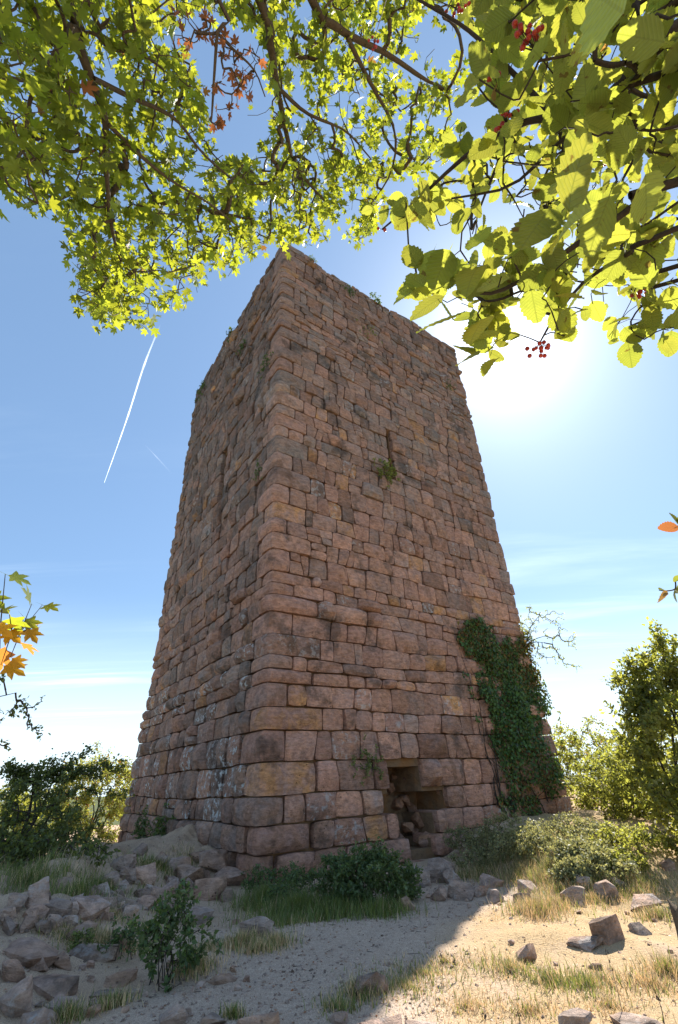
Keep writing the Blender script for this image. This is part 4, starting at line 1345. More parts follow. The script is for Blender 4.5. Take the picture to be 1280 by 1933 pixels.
# ---- whitebeam, upper right
wroot = thing('whitebeam_tree', 'overhanging tree with large oval toothed leaves and red berries, upper right', 'tree', (2.5, -0.3, gz(2.5, -0.3)))
WF = np.array([2.3, 0.1, 2.9])
WLd = [WF, WF + [-0.45, 0.25, 0.55]]
wl = [
    (px_limb([(1290, 45), (1212, 112), (1150, 180), (1060, 215), (985, 232), (880, 292), (790, 370), (722, 428)], [1.5, 1.5, 1.7], 24, [WF, WF + [-0.5, 0.1, 0.7]]), 0.0187, 0.0026),
    (px_limb([(1290, 125), (1205, 148), (1120, 210), (1040, 280), (960, 348), (850, 372)], [1.35, 1.5], 18, WLd), 0.0094, 0.0026),
    (px_limb([(1290, 338), (1200, 392), (1100, 458), (1040, 500), (960, 545), (910, 556), (868, 532), (830, 512)], [1.15, 1.15], 20, [WF, WF + [-0.6, 0.35, 0.1]]), 0.0101, 0.0020),
    (px_limb([(1290, 425), (1185, 482), (1100, 535), (1040, 610), (1018, 648)], [1.3, 1.4], 16, [WF, WF + [-0.5, 0.35, 0.1]]), 0.0079, 0.0020),
    (px_limb([(1290, 500), (1225, 512), (1185, 470), (1170, 445)], [1.5, 1.6], 12, [WF, WF + [-0.4, 0.4, 0.0]]), 0.0086, 0.0026),
    (px_limb([(1040, 212), (1000, 170), (920, 92), (870, 50), (785, 0), (740, -30)], [1.55, 1.8], 16), 0.0072, 0.0026),
    (px_limb([(1290, 520), (1245, 590), (1180, 622)], [1.4, 1.5], 10, [WF, WF + [-0.4, 0.45, -0.1]]), 0.0072, 0.0020),
    (px_limb([(1290, 10), (1200, 0), (1110, 22), (1050, 18), (1000, 30)], [1.6, 1.7], 14, [WF, WF + [-0.5, 0.0, 0.8]]), 0.0101, 0.0026),
    (px_limb([(1150, 180), (1080, 260), (1040, 330), (1030, 400)], [1.5, 1.9], 12), 0.0065, 0.0020),
    (px_limb([(1290, 230), (1230, 260), (1180, 330), (1160, 400)], [1.9, 2.2], 12, WLd), 0.0101, 0.0026),
    (px_limb([(940, 300), (905, 380), (890, 440)], [1.7, 2.0], 10), 0.0050, 0.0020),
    (px_limb([(1290, 385), (1110, 470), (1090, 505)], [2.2, 2.3], 10, WLd), 0.0072, 0.0020),
]
WPOLY = [(870, -130), (1390, -130), (1390, 660), (1280, 655), (1245, 662), (1200, 645), (1150, 640), (1130, 600), (1090, 600), (1062, 640), (1040, 630), (1015, 590), (975, 600), (965, 655), (930, 680), (890, 665), (872, 620), (880, 590),
         (840, 580), (782, 555), (775, 515), (815, 495), (840, 470), (880, 445), (835, 430), (790, 420), (745, 420), (715, 425), (720, 385), (775, 360), (840, 330), (868, 240), (880, 120)]
WH = [([(905, 400), (960, 395), (975, 450), (935, 520), (900, 480)], 0.25), ([(1030, 560), (1080, 540), (1130, 560), (1080, 600)], 0.3), ([(1130, 520), (1200, 560), (1180, 600), (1140, 590)], 0.25), ([(985, 560), (1035, 575), (1010, 640), (985, 610)], 0.05)]
nw = 640
WDEN = lambda P: np.where((P[:, 1] > 400) & (P[:, 0] < 1000), 0.68, np.where(P[:, 1] > 480, 0.8, 1.0))
wp = sample_poly(WPOLY, nw, WH)
wp = wp[rng.random(len(wp)) < WDEN(wp)]; wp = np.vstack([wp, sample_poly([(775, 512), (840, 458), (900, 470), (960, 545), (950, 600), (930, 665), (880, 650), (885, 590), (790, 550)], 10)]); nw = len(wp)
wd = rng.uniform(1.15, 2.9, nw)
low_ = (wp[:, 1] > 470) & (wp[:, 0] < 1100)
wd[low_] = rng.uniform(1.05, 1.7, low_.sum())
wA = np.array([PV(x, y, d) for (x, y), d in zip(wp, wd)])
P0, P1, r0, r1, wdir = grow(wl, wA, 0.0014, 2.2, 0.12, 3, rad_cap=0.008)
tree_leader(wroot, [(2.5, -0.3, gz(2.5, -0.3) - 0.2), (2.45, -0.25, 1.0), (2.38, -0.05, 2.1), WF], 0.14, 0.06, M_BARK2)
for pts, a, b in wl:
    acc = Acc(); limb_mesh(acc, pts, a, b)
    link('branch', acc.mesh('branch', M_BARK2, off=wroot.location), wroot)
acc = Acc(); tubes(acc, P0, P1, r0, r1, 4)
link('twigs', acc.mesh('twigs', M_BARK2, off=wroot.location), wroot, kind='stuff')
pos, B, sc, idx = spray_leaves(wA, wdir, 2.6, 0.07, 0.059, 0.25, 0.8, 0.35)
# a few very close leaves
ex = np.array([(1075, 400, .80, .095), (1040, 395, .82, .085), (1115, 395, .82, .08), (1180, 25, .72, .095), (1130, 15, .8, .085), (1100, 340, .9, .08), (850, 470, 1.05, .085), (905, 500, 1.05, .09), (880, 590, .95, .10), (920, 600, .95, .085), (935, 625, 1.0, .08),
               (820, 470, 1.05, .06), (790, 508, 1.05, .06), (800, 540, 1.06, .055), (840, 560, 1.04, .08), (780, 550, 1.05, .05), (1220, 330, 1.0, .08), (1150, 370, .95, .085), (865, 655, 1.0, .06), (905, 670, 1.0, .065), (940, 675, 1.02, .055)])
epos = np.array([PV(x, y, d) for x, y, d, s in ex])
eB = basis(unit(rng.normal(0, 0.5, (len(ex), 3)) + [-0.6, -0.2, -0.5]), unit(rng.normal(0, 0.3, (len(ex), 3)) + [0, -0.5, 1.0]))
pos = np.vstack([pos, epos]); B = np.concatenate([B, eB]); sc = np.r_[sc, ex[:, 3]]
q, fw = project(pos + B[:, :, 1] * sc[:, None] * 0.5)
bad = inside([(940, 575), (1040, 590), (1080, 660), (1000, 720), (955, 690), (978, 640), (960, 615)], q) | (fw < 0.35)
pos, B, sc = pos[~bad], B[~bad], sc[~bad]
tone = np.stack([rng.random(len(pos)), (rng.random(len(pos)) < 0.003) * 0.7, rng.random(len(pos)), np.ones(len(pos))], -1)
put_leaves(wroot, 'leaf', BEAM[:2], pos, B, sc, M_BEAM, tone, 300, None, BEAM[2])

# berries
bm = bmesh.new(); bmesh.ops.create_icosphere(bm, subdivisions=2, radius=1.0)
for f in bm.faces: f.smooth = True
berry_me = bpy.data.meshes.new('berry'); bm.to_mesh(berry_me); bm.free(); berry_me.materials.append(M_BERRY)
for (x, y, d, n, s) in [(990, 68, 1.35, 18, 0.030), (935, 138, 1.5, 7, 0.016), (952, 214, 1.5, 9, 0.026), (944, 241, 1.5, 8, 0.016), (1016, 661, 1.35, 14, 0.026), (1211, 553, 1.45, 9, 0.017), (1236, 452, 1.5, 8, 0.018), (705, 80, 2.6, 8, 0.03),
                        (722, 432, 1.7, 3, 0.012), (1180, 640, 1.5, 4, 0.015), (862, 15, 2.0, 9, 0.03), (1150, 305, 1.7, 4, 0.012), (1270, 65, 1.5, 6, 0.02)]:
    P = PV(x, y, d)
    cl_ = Acc()
    allp = np.concatenate([p for p, _, _ in wl])
    j = np.argmin(np.linalg.norm(allp - P, axis=1))
    top = P + unit(allp[j] - P) * min(0.04, np.linalg.norm(allp[j] - P))
    tubes(cl_, [allp[j]], [top], [0.0016], [0.0012], 4)
    offs = rng.normal(0, 1, (n, 3)); offs = unit(offs) * (s * rng.random((n, 1)) ** 0.4) * [1.3, 0.8, 0.8]
    for o_ in offs: tubes(cl_, [top], [P + o_], [0.0008], [0.0006], 3)
    co = link('berry_cluster', cl_.mesh('berry_cluster', M_BARK2, off=P), wroot, tuple(P - np.array(wroot.location)))
    for o_ in offs:
        b_ = link('berry', berry_me, co, tuple(o_)); b_.scale = (0.0055 * rng.uniform(0.85, 1.15),) * 3


# ------------------------------------------------------------------ shrubs and bushes
def shrub(name, label, cat, base, tips, leaf, size, per, spread, mat, bark, stems=4, rad=0.0022, droop=0.1, group=None, flat=0.5, autumn=0.0, crad=0.03):
    base = np.asarray(base, float)
    root = thing(name, label, cat, tuple(base), group)
    tips = np.asarray(tips)
    cen = tips.mean(0); top = tips[:, 2].max()
    paths = []
    for k in range(stems):
        e = tips[int(rng.integers(len(tips)))] * 0.6 + cen * 0.4
        if k == 0: e = np.array([cen[0], cen[1], base[2] + 0.75 * (top - base[2])])
        b = base + np.r_[rng.normal(0, 0.08, 2), -0.05]
        mid = (b + e) / 2 + np.r_[rng.normal(0, 0.1, 2) * np.linalg.norm(e - b), 0.05]
        paths.append((spline(np.array([b, mid, e]), 10), crad * rng.uniform(0.6, 1), crad * 0.25))
    P0, P1, r0, r1, dirs = grow(paths, tips, rad, 2.3, 0.10, 3, rad_cap=crad * 0.6)
    acc = Acc()
    for p in paths: limb_mesh(acc, *p, 6)
    tubes(acc, P0, P1, r0, r1, 4)
    link('stems', acc.mesh('stems', bark, off=base), root)
    pos, B, sc, idx = spray_leaves(tips, dirs, per, spread, size, droop, flat, 0.5)
    keep = pos[:, 2] > height(pos[:, 0], pos[:, 1]) + 0.01
    pos, B, sc = pos[keep], B[keep], sc[keep]
    tone = np.stack([rng.random(len(pos)), (rng.random(len(pos)) < autumn) * rng.uniform(0.3, 1, len(pos)), rng.random(len(pos)), np.ones(len(pos))], -1)
    acc = Acc(); instance(leaf[0], leaf[1], pos, B, sc, None, acc, tone)
    link('foliage', acc.mesh('foliage', mat, 'tone', off=base), root, kind='stuff')
    return root


def blob_tips(c, rad, n, seed, zmin=-1.0, lump=0.35, shell=0.45):
    d = unit(rng.normal(0, 1, (n * 3, 3)))
    d = d[d[:, 2] > zmin][:n]
    r = (shell + (1 - shell) * rng.random(len(d)) ** 0.5) * (1 + lump * vnoise(d, 2.0, seed) + 0.6 * lump * vnoise(d, 5.0, seed + 1))
    return np.asarray(c) + d * r[:, None] * np.asarray(rad)


# left: dark hawthorn in the tower's shadow, with long leafy shoots
hb = at_dist(48, 12.6)
tips = [blob_tips(hb + [0, 0, 0.62], (1.35, 1.1, 0.85), 400, 5, lump=0.4)]
for (tx, ty) in [(104, 1432), (182, 1418), (215, 1440), (20, 1440), (2, 1450), (60, 1450), (150, 1450), (235, 1444), (130, 1440), (200, 1460), (85, 1465), (40, 1470), (240, 1500)]:
    e = PV(tx, ty, np.linalg.norm(hb - CAM)); s_ = hb + [rng.normal(0, .3), 0, 1.4]
    tt = np.linspace(0.45, 1.0, 12)[:, None]
    tips.append(s_ + (e - s_) * tt + rng.normal(0, 0.05, (12, 3)))
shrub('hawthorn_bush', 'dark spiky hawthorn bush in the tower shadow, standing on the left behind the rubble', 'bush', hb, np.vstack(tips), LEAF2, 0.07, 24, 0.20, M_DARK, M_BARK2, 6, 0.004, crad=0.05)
# sunlit shrub behind it
sb = at_dist(186, 22.5)
shrub('hazel_bush', 'sunlit yellow-green bush between the dark hawthorn and the left foot of the tower', 'bush', sb, blob_tips(sb + [0, 0, 1.35], (1.9, 1.5, 1.45), 480, 9), LEAF2, 0.085, 40, 0.32, M_LIT, M_BARK2, 6, 0.004, autumn=0.1, crad=0.05)
lb = at_dist(0, 20.0)
shrub('hazel_bush', 'sunlit bush seen through the gaps of the hawthorn at the left edge', 'bush', lb, blob_tips(lb + [0, 0, 0.9], (2.6, 1.5, 1.1), 420, 12), LEAF2, 0.10, 24, 0.32, M_LIT, M_BARK2, 6, 0.004, crad=0.05)
# low dark undergrowth under the hawthorn
ub = at_dist(40, 11.4)
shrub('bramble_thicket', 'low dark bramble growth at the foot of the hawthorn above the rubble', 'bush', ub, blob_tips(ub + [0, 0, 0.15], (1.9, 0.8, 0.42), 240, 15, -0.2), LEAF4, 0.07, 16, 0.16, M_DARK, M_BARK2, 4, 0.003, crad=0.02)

# right: tall leafy shrub at the edge
rb = at_dist(1262, 11.2)
tips = [blob_tips(rb + [0.50, 0, 1.7], (1.2, 1.0, 1.95), 680, 25, lump=0.22)]
for (tx, ty) in [(1232, 1178), (1222, 1215), (1184, 1245), (1182, 1272), (1190, 1310), (1180, 1325), (1166, 1365), (1260, 1195), (1190, 1400), (1172, 1430), (1245, 1200), (1275, 1205), (1205, 1350), (1195, 1285)]:
    e = PV(tx, ty, np.linalg.norm(rb - CAM)); s_ = rb + [0.6, 0, 1.8]
    tt = np.linspace(0.5, 1.0, 9)[:, None]
    tips.append(s_ + (e - s_) * tt + rng.normal(0, 0.04, (9, 3)))
shrub('whitebeam_shrub', 'tall bright leafy shrub at the right edge beside the path', 'shrub', rb, np.vstack(tips), LEAF4, 0.095, 26, 0.24, M_LIT, M_BARK2, 6, 0.004, 0.1, crad=0.05)
# bushes between it and the tower
b1 = at_dist(1105, 19.5)
shrub('sloe_bush', 'loose sunlit bush with thin top shoots right beside the tower corner', 'bush', b1, blob_tips(b1 + [0, 0, 1.2], (1.7, 1.4, 1.45), 480, 31), LEAF2, 0.085, 24, 0.30, M_LIT, M_BARK2, 6, 0.004, autumn=0.06, crad=0.05)
b2 = at_dist(1190, 16.5)
shrub('sloe_bush', 'olive green bush between the tower-side bush and the tall edge shrub', 'bush', b2, blob_tips(b2 + [0, 0, 0.75], (1.35, 1.2, 0.95), 420, 33), LEAF2, 0.085, 24, 0.28, M_LIT, M_BARK2, 6, 0.004, crad=0.04)
b3 = ground_at(1128, 1640)
shrub('bramble_bush', 'low pale sunlit bramble in front of the bushes at the end of the bank', 'bush', b3, blob_tips(b3 + [0, 0, 0.05], (0.5, 0.5, 0.20), 110, 35, -0.3), LEAF4, 0.055, 26, 0.16, M_PALE, M_BARK2, 5, 0.003, crad=0.015)
for i, (px, py, w, hh, lab) in enumerate([(1085, 1618, .5, .2, 'pale leafy clump beside the tower foot where the sun begins'), (1165, 1632, .45, .14, 'low pale clump left of the path under the right-hand bushes'), (1140, 1596, .8, .3, 'tangle of pale brambles below the bush beside the tower corner'),
                                      (1205, 1606, .7, .3, 'low brambles at the foot of the olive bush next to the tall edge shrub'), (1085, 1660, .35, .2, 'small pale weed on the back of the bank')]):
    b = ground_at(px, py)
    shrub('bramble_bush', lab, 'bush', b, blob_tips(b + [0, 0, hh * 0.3], (w, w * 0.7, hh), 150, 135 + i, -0.25), LEAF4, 0.055, 20, 0.15, (M_PALE, M_LIT)[i % 2], M_BARK2, 5, 0.0025, crad=0.012)
b4 = at_dist(1290, 15.0)
shrub('sloe_bush', 'shrub behind the tall edge shrub, mostly hidden by its leaves', 'bush', b4, blob_tips(b4 + [0, 0, 1.2], (1.4, 1.2, 1.4), 300, 37), LEAF2, 0.09, 24, 0.28, M_LIT, M_BARK2, 5, 0.004, crad=0.04)

# bush and weeds at the foot of the tower
nb = ground_at(700, 1712)
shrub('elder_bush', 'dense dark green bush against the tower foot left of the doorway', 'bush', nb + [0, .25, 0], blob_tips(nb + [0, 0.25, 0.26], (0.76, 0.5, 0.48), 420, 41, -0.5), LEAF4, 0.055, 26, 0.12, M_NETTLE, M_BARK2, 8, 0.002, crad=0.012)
k = 0
for (px, py, w, hh, lab) in [(520, 1690, .7, .32, 'patch of nettles at the foot of the tower corner'), (590, 1705, .75, .36, 'patch of nettles between the tower corner and the dark bush'),
                             (920, 1640, .6, .26, 'weedy green plant at the foot of the ivy right of the doorway'), (1000, 1625, .8, .34, 'tall weeds at the tower foot just inside the shadow edge'), (880, 1612, .45, .4, 'bright green weed growing beside the doorway rubble'), (965, 1600, .7, .5, 'weed clump under the lowest ivy on the right wall'), (1035, 1596, .7, .3, 'pale weeds hiding the wall foot where the ivy ends'), (1090, 1588, .7, .35, 'low weeds round the outer right corner of the tower foot'), (930, 1612, .6, .34, 'grassy weeds at the wall foot between doorway rubble and ivy'), (1010, 1612, .6, .3, 'weedy growth in front of the ivy foot')]:
    b = ground_at(px, py)
    shrub('weed_clump', lab, 'weeds', b, blob_tips(b + [0, 0, hh * 0.35], (w, w * 0.6, hh), 170, 50 + k, -0.2), LEAF4, 0.045, 13, 0.10, M_NETTLE if k < 2 else M_PALE, M_BARK2, 6, 0.0018, crad=0.006); k += 1
# young shrub in the left foreground
fb = ground_at(315, 1856)
tips = [blob_tips(fb + [0, 0, 0.30], (0.36, 0.30, 0.30), 110, 61, -0.8, 0.5), blob_tips(fb + [0.03, 0, 0.56], (0.22, 0.18, 0.24), 45, 62)]
shrub('young_shrub', 'leafy young shrub with dark green leaves on the sand in the left foreground', 'shrub', fb, np.vstack(tips), LEAF4, 0.060, 9, 0.08, M_NETTLE, M_BARK2, 9, 0.002, 0.3, crad=0.008)
gb = ground_at(228, 1812)
shrub('weed_clump', 'small weed tuft left of the leafy young shrub', 'weeds', gb, blob_tips(gb + [0, 0, 0.12], (0.3, 0.25, 0.25), 60, 63, -0.2), LEAF4, 0.045, 8, 0.07, M_NETTLE, M_BARK2, 5, 0.0015, crad=0.005)
gb = ground_at(155, 1795)
shrub('weed_clump', 'small bright fern-like weed on the sandy slope at far left', 'weeds', gb, blob_tips(gb + [0, 0, 0.06], (0.16, 0.14, 0.14), 40, 64, -0.2), LEAF4, 0.035, 8, 0.05, M_GREEN, M_BARK2, 5, 0.0015, crad=0.004)


# ------------------------------------------------------------------ ivy and wall plants
def ivy():
    poly = [(858, 1148), (880, 1155), (905, 1160), (925, 1185), (945, 1178), (985, 1205), (1000, 1235), (1010, 1262), (1022, 1300), (1030, 1340), (1030, 1380), (1040, 1420), (1052, 1455), (1048, 1490), (1028, 1505), (1022, 1530), (1035, 1560), (1060, 1600),
            (1040, 1635), (950, 1600), (935, 1560), (925, 1500), (908, 1440), (895, 1380), (885, 1330), (872, 1290), (868, 1245), (850, 1215), (862, 1195)]
    pu = np.array([on_face('R', x, y) for x, y in poly])
    n = 21000
    S_ = sample_poly(pu, n)
    k = vnoise(np.c_[S_ * 1.0, np.zeros(n)], 1.4, 91)
    cen = np.array([on_face('R', 965, 1330)])
    thick = 0.08 + 0.30 * np.clip(0.6 + 0.8 * k, 0, 1) * sstep(0, 0.7, np.minimum(1, (S_[:, 0] - 5.0) / 4))
    # bare patches
    pe = np.vstack([pu, pu[:1]]); a_, b_ = pe[:-1], pe[1:]
    tt = np.clip(np.einsum('nij,ij->ni', S_[:, None] - a_[None], b_ - a_) / np.maximum(((b_ - a_) ** 2).sum(1), 1e-9), 0, 1)
    de = np.min(np.linalg.norm(S_[:, None] - (a_[None] + tt[..., None] * (b_ - a_)[None]), axis=2), axis=1)
    m = fbm(np.c_[S_, np.zeros(n)], 1.3, 95) + 0.5 * fbm(np.c_[S_, np.zeros(n)], 4.0, 96) > 0.35 - 1.25 * np.clip(de / 0.8, 0, 1)
    low_ = (S_[:, 1] < 2.2) & (rng.random(n) < 0.45)
    m &= ~low_
    S_, thick = S_[m], thick[m]; n = len(S_)
    d = thick * rng.random(n) ** 0.6 + 0.02
    uu = S_[:, 0] + rng.normal(0, .05, n)
    P = face_pt('R', uu, S_[:, 1] + rng.normal(0, .05, n), d)
    keep = P[:, 2] > height(P[:, 0], P[:, 1])
    P = P[keep]; n = len(P)
    out = -DL
    nr = unit(out * 0.8 + np.array([0, 0, 0.6]) + rng.normal(0, 0.45, (n, 3)))
    ld = unit(np.array([0, 0, -1.0]) + rng.normal(0, 0.55, (n, 3)))
    root = thing('ivy', 'dark green ivy climbing the right-hand edge of the tower wall', 'ivy', tuple(face_pt('R', 8.5, 0.2, 0.1)))
    acc = Acc()
    tone = np.stack([rng.random(n), (vnoise(P, 0.9, 98) + 0.5 * rng.normal(0, 1, n) > 0.62) * rng.uniform(.2, .8, n), rng.random(n), np.ones(n)], -1)
    T = np.array([[0, 0, 0], [-0.42, 0.1, 0.03], [-0.36, 0.5, 0.05], [0, 1, -0.06], [0.36, 0.5, 0.05], [0.42, 0.1, 0.03], [0, 0.4, -0.02]])
    F = [np.array([[6, 1, 0], [6, 2, 1], [6, 3, 2], [6, 4, 3], [6, 5, 4], [6, 0, 5]])]
    instance(T, F, P, basis(ld, nr), rng.uniform(0.05, 0.105, n), None, acc, tone)
    link('foliage', acc.mesh('foliage', M_IVY, 'tone', off=root.location), root, kind='stuff')
    acc = Acc()
    for k in range(14):
        u0 = rng.uniform(6.5, 9.5); pts = []
        q0 = np.array([u0, 0.1]); q1 = pu[int(rng.integers(len(pu)))] * 0.85 + pu.mean(0) * 0.15
        tt = np.linspace(0, 1, 14)[:, None]
        q_ = q0 + (q1 - q0) * tt + 0.15 * np.c_[vnoise(np.c_[tt * 6, tt * 0 + k, tt * 0], 1, 3), tt[:, 0] * 0]
        limb_mesh(acc, face_pt('R', q_[:, 0], q_[:, 1], 0.07 + 0.03 * np.sin(tt[:, 0] * 9)), 0.022, 0.006, 5)
    link('stems', acc.mesh('stems', M_BARK2, off=root.location), root)


ivy()


def wall_plant(face, px, py, w, h, label, mat, size, per=9, n=40, out=0.22, name='wall_plant', droop=0.3, shape=LEAF4):
    u, v = on_face(face, px, py)
    base = face_pt(face, u, v, 0.0)
    al, ou = (DL, -DR) if face == 'L' else (DR, -DL)
    t = rng.normal(0, 0.42, (n, 3))
    tips = base + al * (t[:, :1] * w) + ou * (0.06 + np.abs(t[:, 1:2]) * out) + np.array([0, 0, 1.0]) * (t[:, 2:] * h)
    return shrub(name, label, 'plant', base, tips, shape, size, per, 0.09, mat, M_BARK2, 3, 0.0016, droop, crad=0.006)


wall_plant('R', 726, 896, 0.6, 0.55, 'bushy olive green plant growing from the wall just below the arrow slit', M_LIT, 0.07, 16, 60, 0.3)
wall_plant('R', 688, 1440, 0.62, 0.55, 'green leafy weed hanging on the wall above left of the doorway', M_GREEN, 0.065, 9, 46, 0.18)
wall_plant('R', 708, 566, 0.4, 0.35, 'dark plant tuft high on the right face just below the parapet, second from the corner', M_NETTLE, 0.07, 12, 26, 0.15)
wall_plant('R', 657, 552, 0.4, 0.4, 'dark plant tuft high on the right face below the parapet, nearest the corner', M_NETTLE, 0.07, 10, 22, 0.15)
wall_plant('R', 693, 628, 0.6, 0.45, 'sparse pale weed in the joints of the upper right face', M_LIT, 0.06, 8, 28, 0.12)
wall_plant('R', 845, 730, 0.4, 0.4, 'small weed near the right edge high on the right face', M_NETTLE, 0.06, 8, 22, 0.12)
wall_plant('R', 586, 492, 0.3, 0.25, 'little weed just under the parapet close to the top corner', M_NETTLE, 0.05, 8, 14, 0.12)
wall_plant('L', 505, 693, 0.5, 0.5, 'dark plant tuft on the left face close to the tower corner', M_NETTLE, 0.07, 10, 26, 0.15)
wall_plant('L', 462, 655, 0.5, 0.5, 'weed in the joints high on the left face', M_NETTLE, 0.07, 8, 24, 0.12)
wall_plant('L', 440, 632, 0.5, 0.4, 'leafy twig poking out over the top edge of the left face', M_NETTLE, 0.09, 7, 22, 0.25)
wall_plant('L', 385, 735, 0.8, 0.8, 'weeds at the far top corner of the left face, a twig against the sky', M_NETTLE, 0.08, 9, 40, 0.2)
wall_plant('L', 312, 1570, 1.0, 0.7, 'green weeds climbing the foot of the left face in the middle', M_NETTLE, 0.07, 12, 90, 0.18)
wall_plant('L', 275, 1565, 1.0, 0.7, 'dark weeds climbing the foot of the left face near its far end', M_NETTLE, 0.07, 12, 80, 0.18)
wall_plant('L', 492, 890, 0.35, 0.5, 'small dark weed on the left face beside the corner blocks, level with the slit', M_NETTLE, 0.06, 8, 20, 0.12)

# sapling with airy twigs at the tower's right corner
u_, v_ = WR - 0.1, on_face('R', 985, 1215)[1]
sp0 = face_pt('R', u_, v_, 0.05)
D_ = np.linalg.norm(sp0 - CAM) + 0.3
tips = []
for pts in ([(985, 1185), (1010, 1160), (1000, 1145)], [(990, 1195), (1040, 1180), (1088, 1205)], [(985, 1200), (1050, 1200), (1085, 1222)], [(985, 1235), (1040, 1238), (1088, 1262)], [(985, 1190), (1030, 1168), (1055, 1165)], [(990, 1232), (1035, 1222), (1060, 1240)]):
    c = spline(np.array([PV(x, y, D_) for x, y in pts]), 10)
    tips.append(np.repeat(c, 3, axis=0) + rng.normal(0, 0.12, (30, 3)))
shrub('birch_sapling', 'thin sapling with pale airy twigs sticking out from the right corner of the tower', 'sapling', sp0, np.vstack(tips), LEAF2, 0.065, 5.0, 0.12, M_LIT, M_BARK2, 4, 0.005, crad=0.03)
wall_plant('R', 1058, 1420, 0.6, 0.9, 'sunlit leafy shoots at the right corner of the tower beside the ivy', M_LIT, 0.08, 12, 60, 0.3)
wall_plant('R', 985, 1200, 0.6, 0.8, 'pale flowering growth on top of the ivy at the tower corner', M_LIT, 0.06, 10, 50, 0.25)

# dark twig entering at the left edge
tb_ = PV(-260, 1400, 3.4)
tips = []
for pts in ([(-60, 1375), (10, 1352), (45, 1345), (82, 1325)], [(45, 1345), (62, 1370), (82, 1385)], [(-60, 1400), (-10, 1398), (22, 1412)], [(0, 1350), (40, 1330), (46, 1322)], [(-40, 1290), (-10, 1282), (8, 1280)]):
    c = spline(np.array([PV(x, y, 3.4) for x, y in pts]), 9)
    tips.append(np.repeat(c, 2, axis=0) + rng.normal(0, 0.012, (18, 3)))
shrub('hawthorn_branch', 'dark bare-looking twig with tiny leaves reaching in at the left edge below the yellow spray', 'branch', tb_, np.vstack(tips), LEAF4, 0.026, 2.4, 0.03, M_DARK, M_BARK2, 2, 0.0016, crad=0.008)
# leaf sprays entering at the right edge
for (pts, lab) in (([(1320, 1085), (1290, 1105), (1262, 1115), (1244, 1114)], 'single dark leafy twig tip at the right edge, half way up'), ([(1330, 985), (1300, 992), (1272, 996)], 'tiny brown leaf tip at the right edge above the dark twig')):
    c = spline(np.array([PV(x, y, 1.9) for x, y in pts]), 5)
    shrub('leafy_twig', lab, 'twig', PV(1420, pts[0][1] - 20, 1.9), c, BEAM[:2], 0.055, 1.6, 0.03, M_DARK, M_BARK2, 1, 0.0016, 0.1, crad=0.005, flat=0.9, autumn=0.5)


# tree stump at the right edge
def stump():
    b = ground_at(1316, 1822)
    t = thing('tree_stump', 'weathered broken tree stump at the right edge of the sunny slope', 'stump', tuple(b))
    P = spline(np.array([b + [0, 0, -0.1], b + [0.02, 0, 0.2], b + [0.03, 0.02, 0.36], b + [0.04, 0.02, 0.43]]), 12)
    sides = 18
    a = np.arange(sides) / sides * 2 * np.pi
    V = []
    for i, p in enumerate(P):
        f = i / (len(P) - 1)
        r = 0.11 * (1 + 0.6 * (1 - f) ** 4) * (1 + 0.13 * vnoise(np.c_[np.cos(a) * 1.3, np.sin(a) * 1.3, a * 0 + f * 0.8], 2.0, 4) + 0.06 * vnoise(np.c_[np.cos(a) * 3, np.sin(a) * 3, a * 0 + f], 2.0, 7))
        z = p[2] + (f ** 6) * 0.12 * vnoise(np.c_[np.cos(a), np.sin(a), a * 0], 2.2, 9)
        V.append(np.c_[p[0] + np.cos(a) * r, p[1] + np.sin(a) * r, z])
    V = np.vstack(V)
    i = np.arange(sides); j = (i + 1) % sides
    q = np.stack([i, j, j + sides, i + sides], -1)
    F = (q[None] + (np.arange(len(P) - 1) * sides)[:, None, None]).reshape(-1, 4)
    top = V[-sides:].mean(0) - [0, 0, 0.05]
    V = np.vstack([V, top])
    Ft = np.stack([i + (len(P) - 1) * sides, j + (len(P) - 1) * sides, np.full(sides, len(V) - 1)], -1)
    link('trunk', new_mesh('trunk', V - b, [F, Ft], M_BARK), t)


stump()


# ------------------------------------------------------------------ grasses
def blades(name, pos, hgt, lean, mat, width=0.004, autumn=0.0):
    n = len(pos)
    T = np.array([[-1, 0, 0], [1, 0, 0], [-0.75, 0.45, 0.06], [0.75, 0.45, 0.06], [0, 1, 0.30]], float)
    F = [np.array([[0, 1, 3], [0, 3, 2], [2, 3, 4]])]
    az = rng.uniform(0, 2 * np.pi, n)
    ln = np.abs(rng.normal(0, lean, n))
    d = unit(np.c_[np.cos(az) * ln, np.sin(az) * ln, np.ones(n)])
    nn = np.c_[np.cos(az), np.sin(az), -ln * 0.2]
    B = basis(d, nn)
    h = hgt * rng.uniform(0.45, 1.25, n)
    B = B * h[:, None, None]
    B[:, :, 0] *= (width * rng.uniform(0.7, 1.3, n) / h)[:, None]
    acc = Acc()
    tone = np.stack([rng.random(n), (rng.random(n) < autumn) * 0.5, rng.random(n), np.ones(n)], -1)
    instance(T, F, pos, B, np.ones(n), None, acc, tone)
    link(name, acc.mesh(name, mat, 'tone'), kind='stuff')


def outside_tower(p):
    rel = p - NC
    return ~((rel @ DL > -0.1) & (rel @ DR > -0.1) & (rel @ DL < WL) & (rel @ DR < WR))


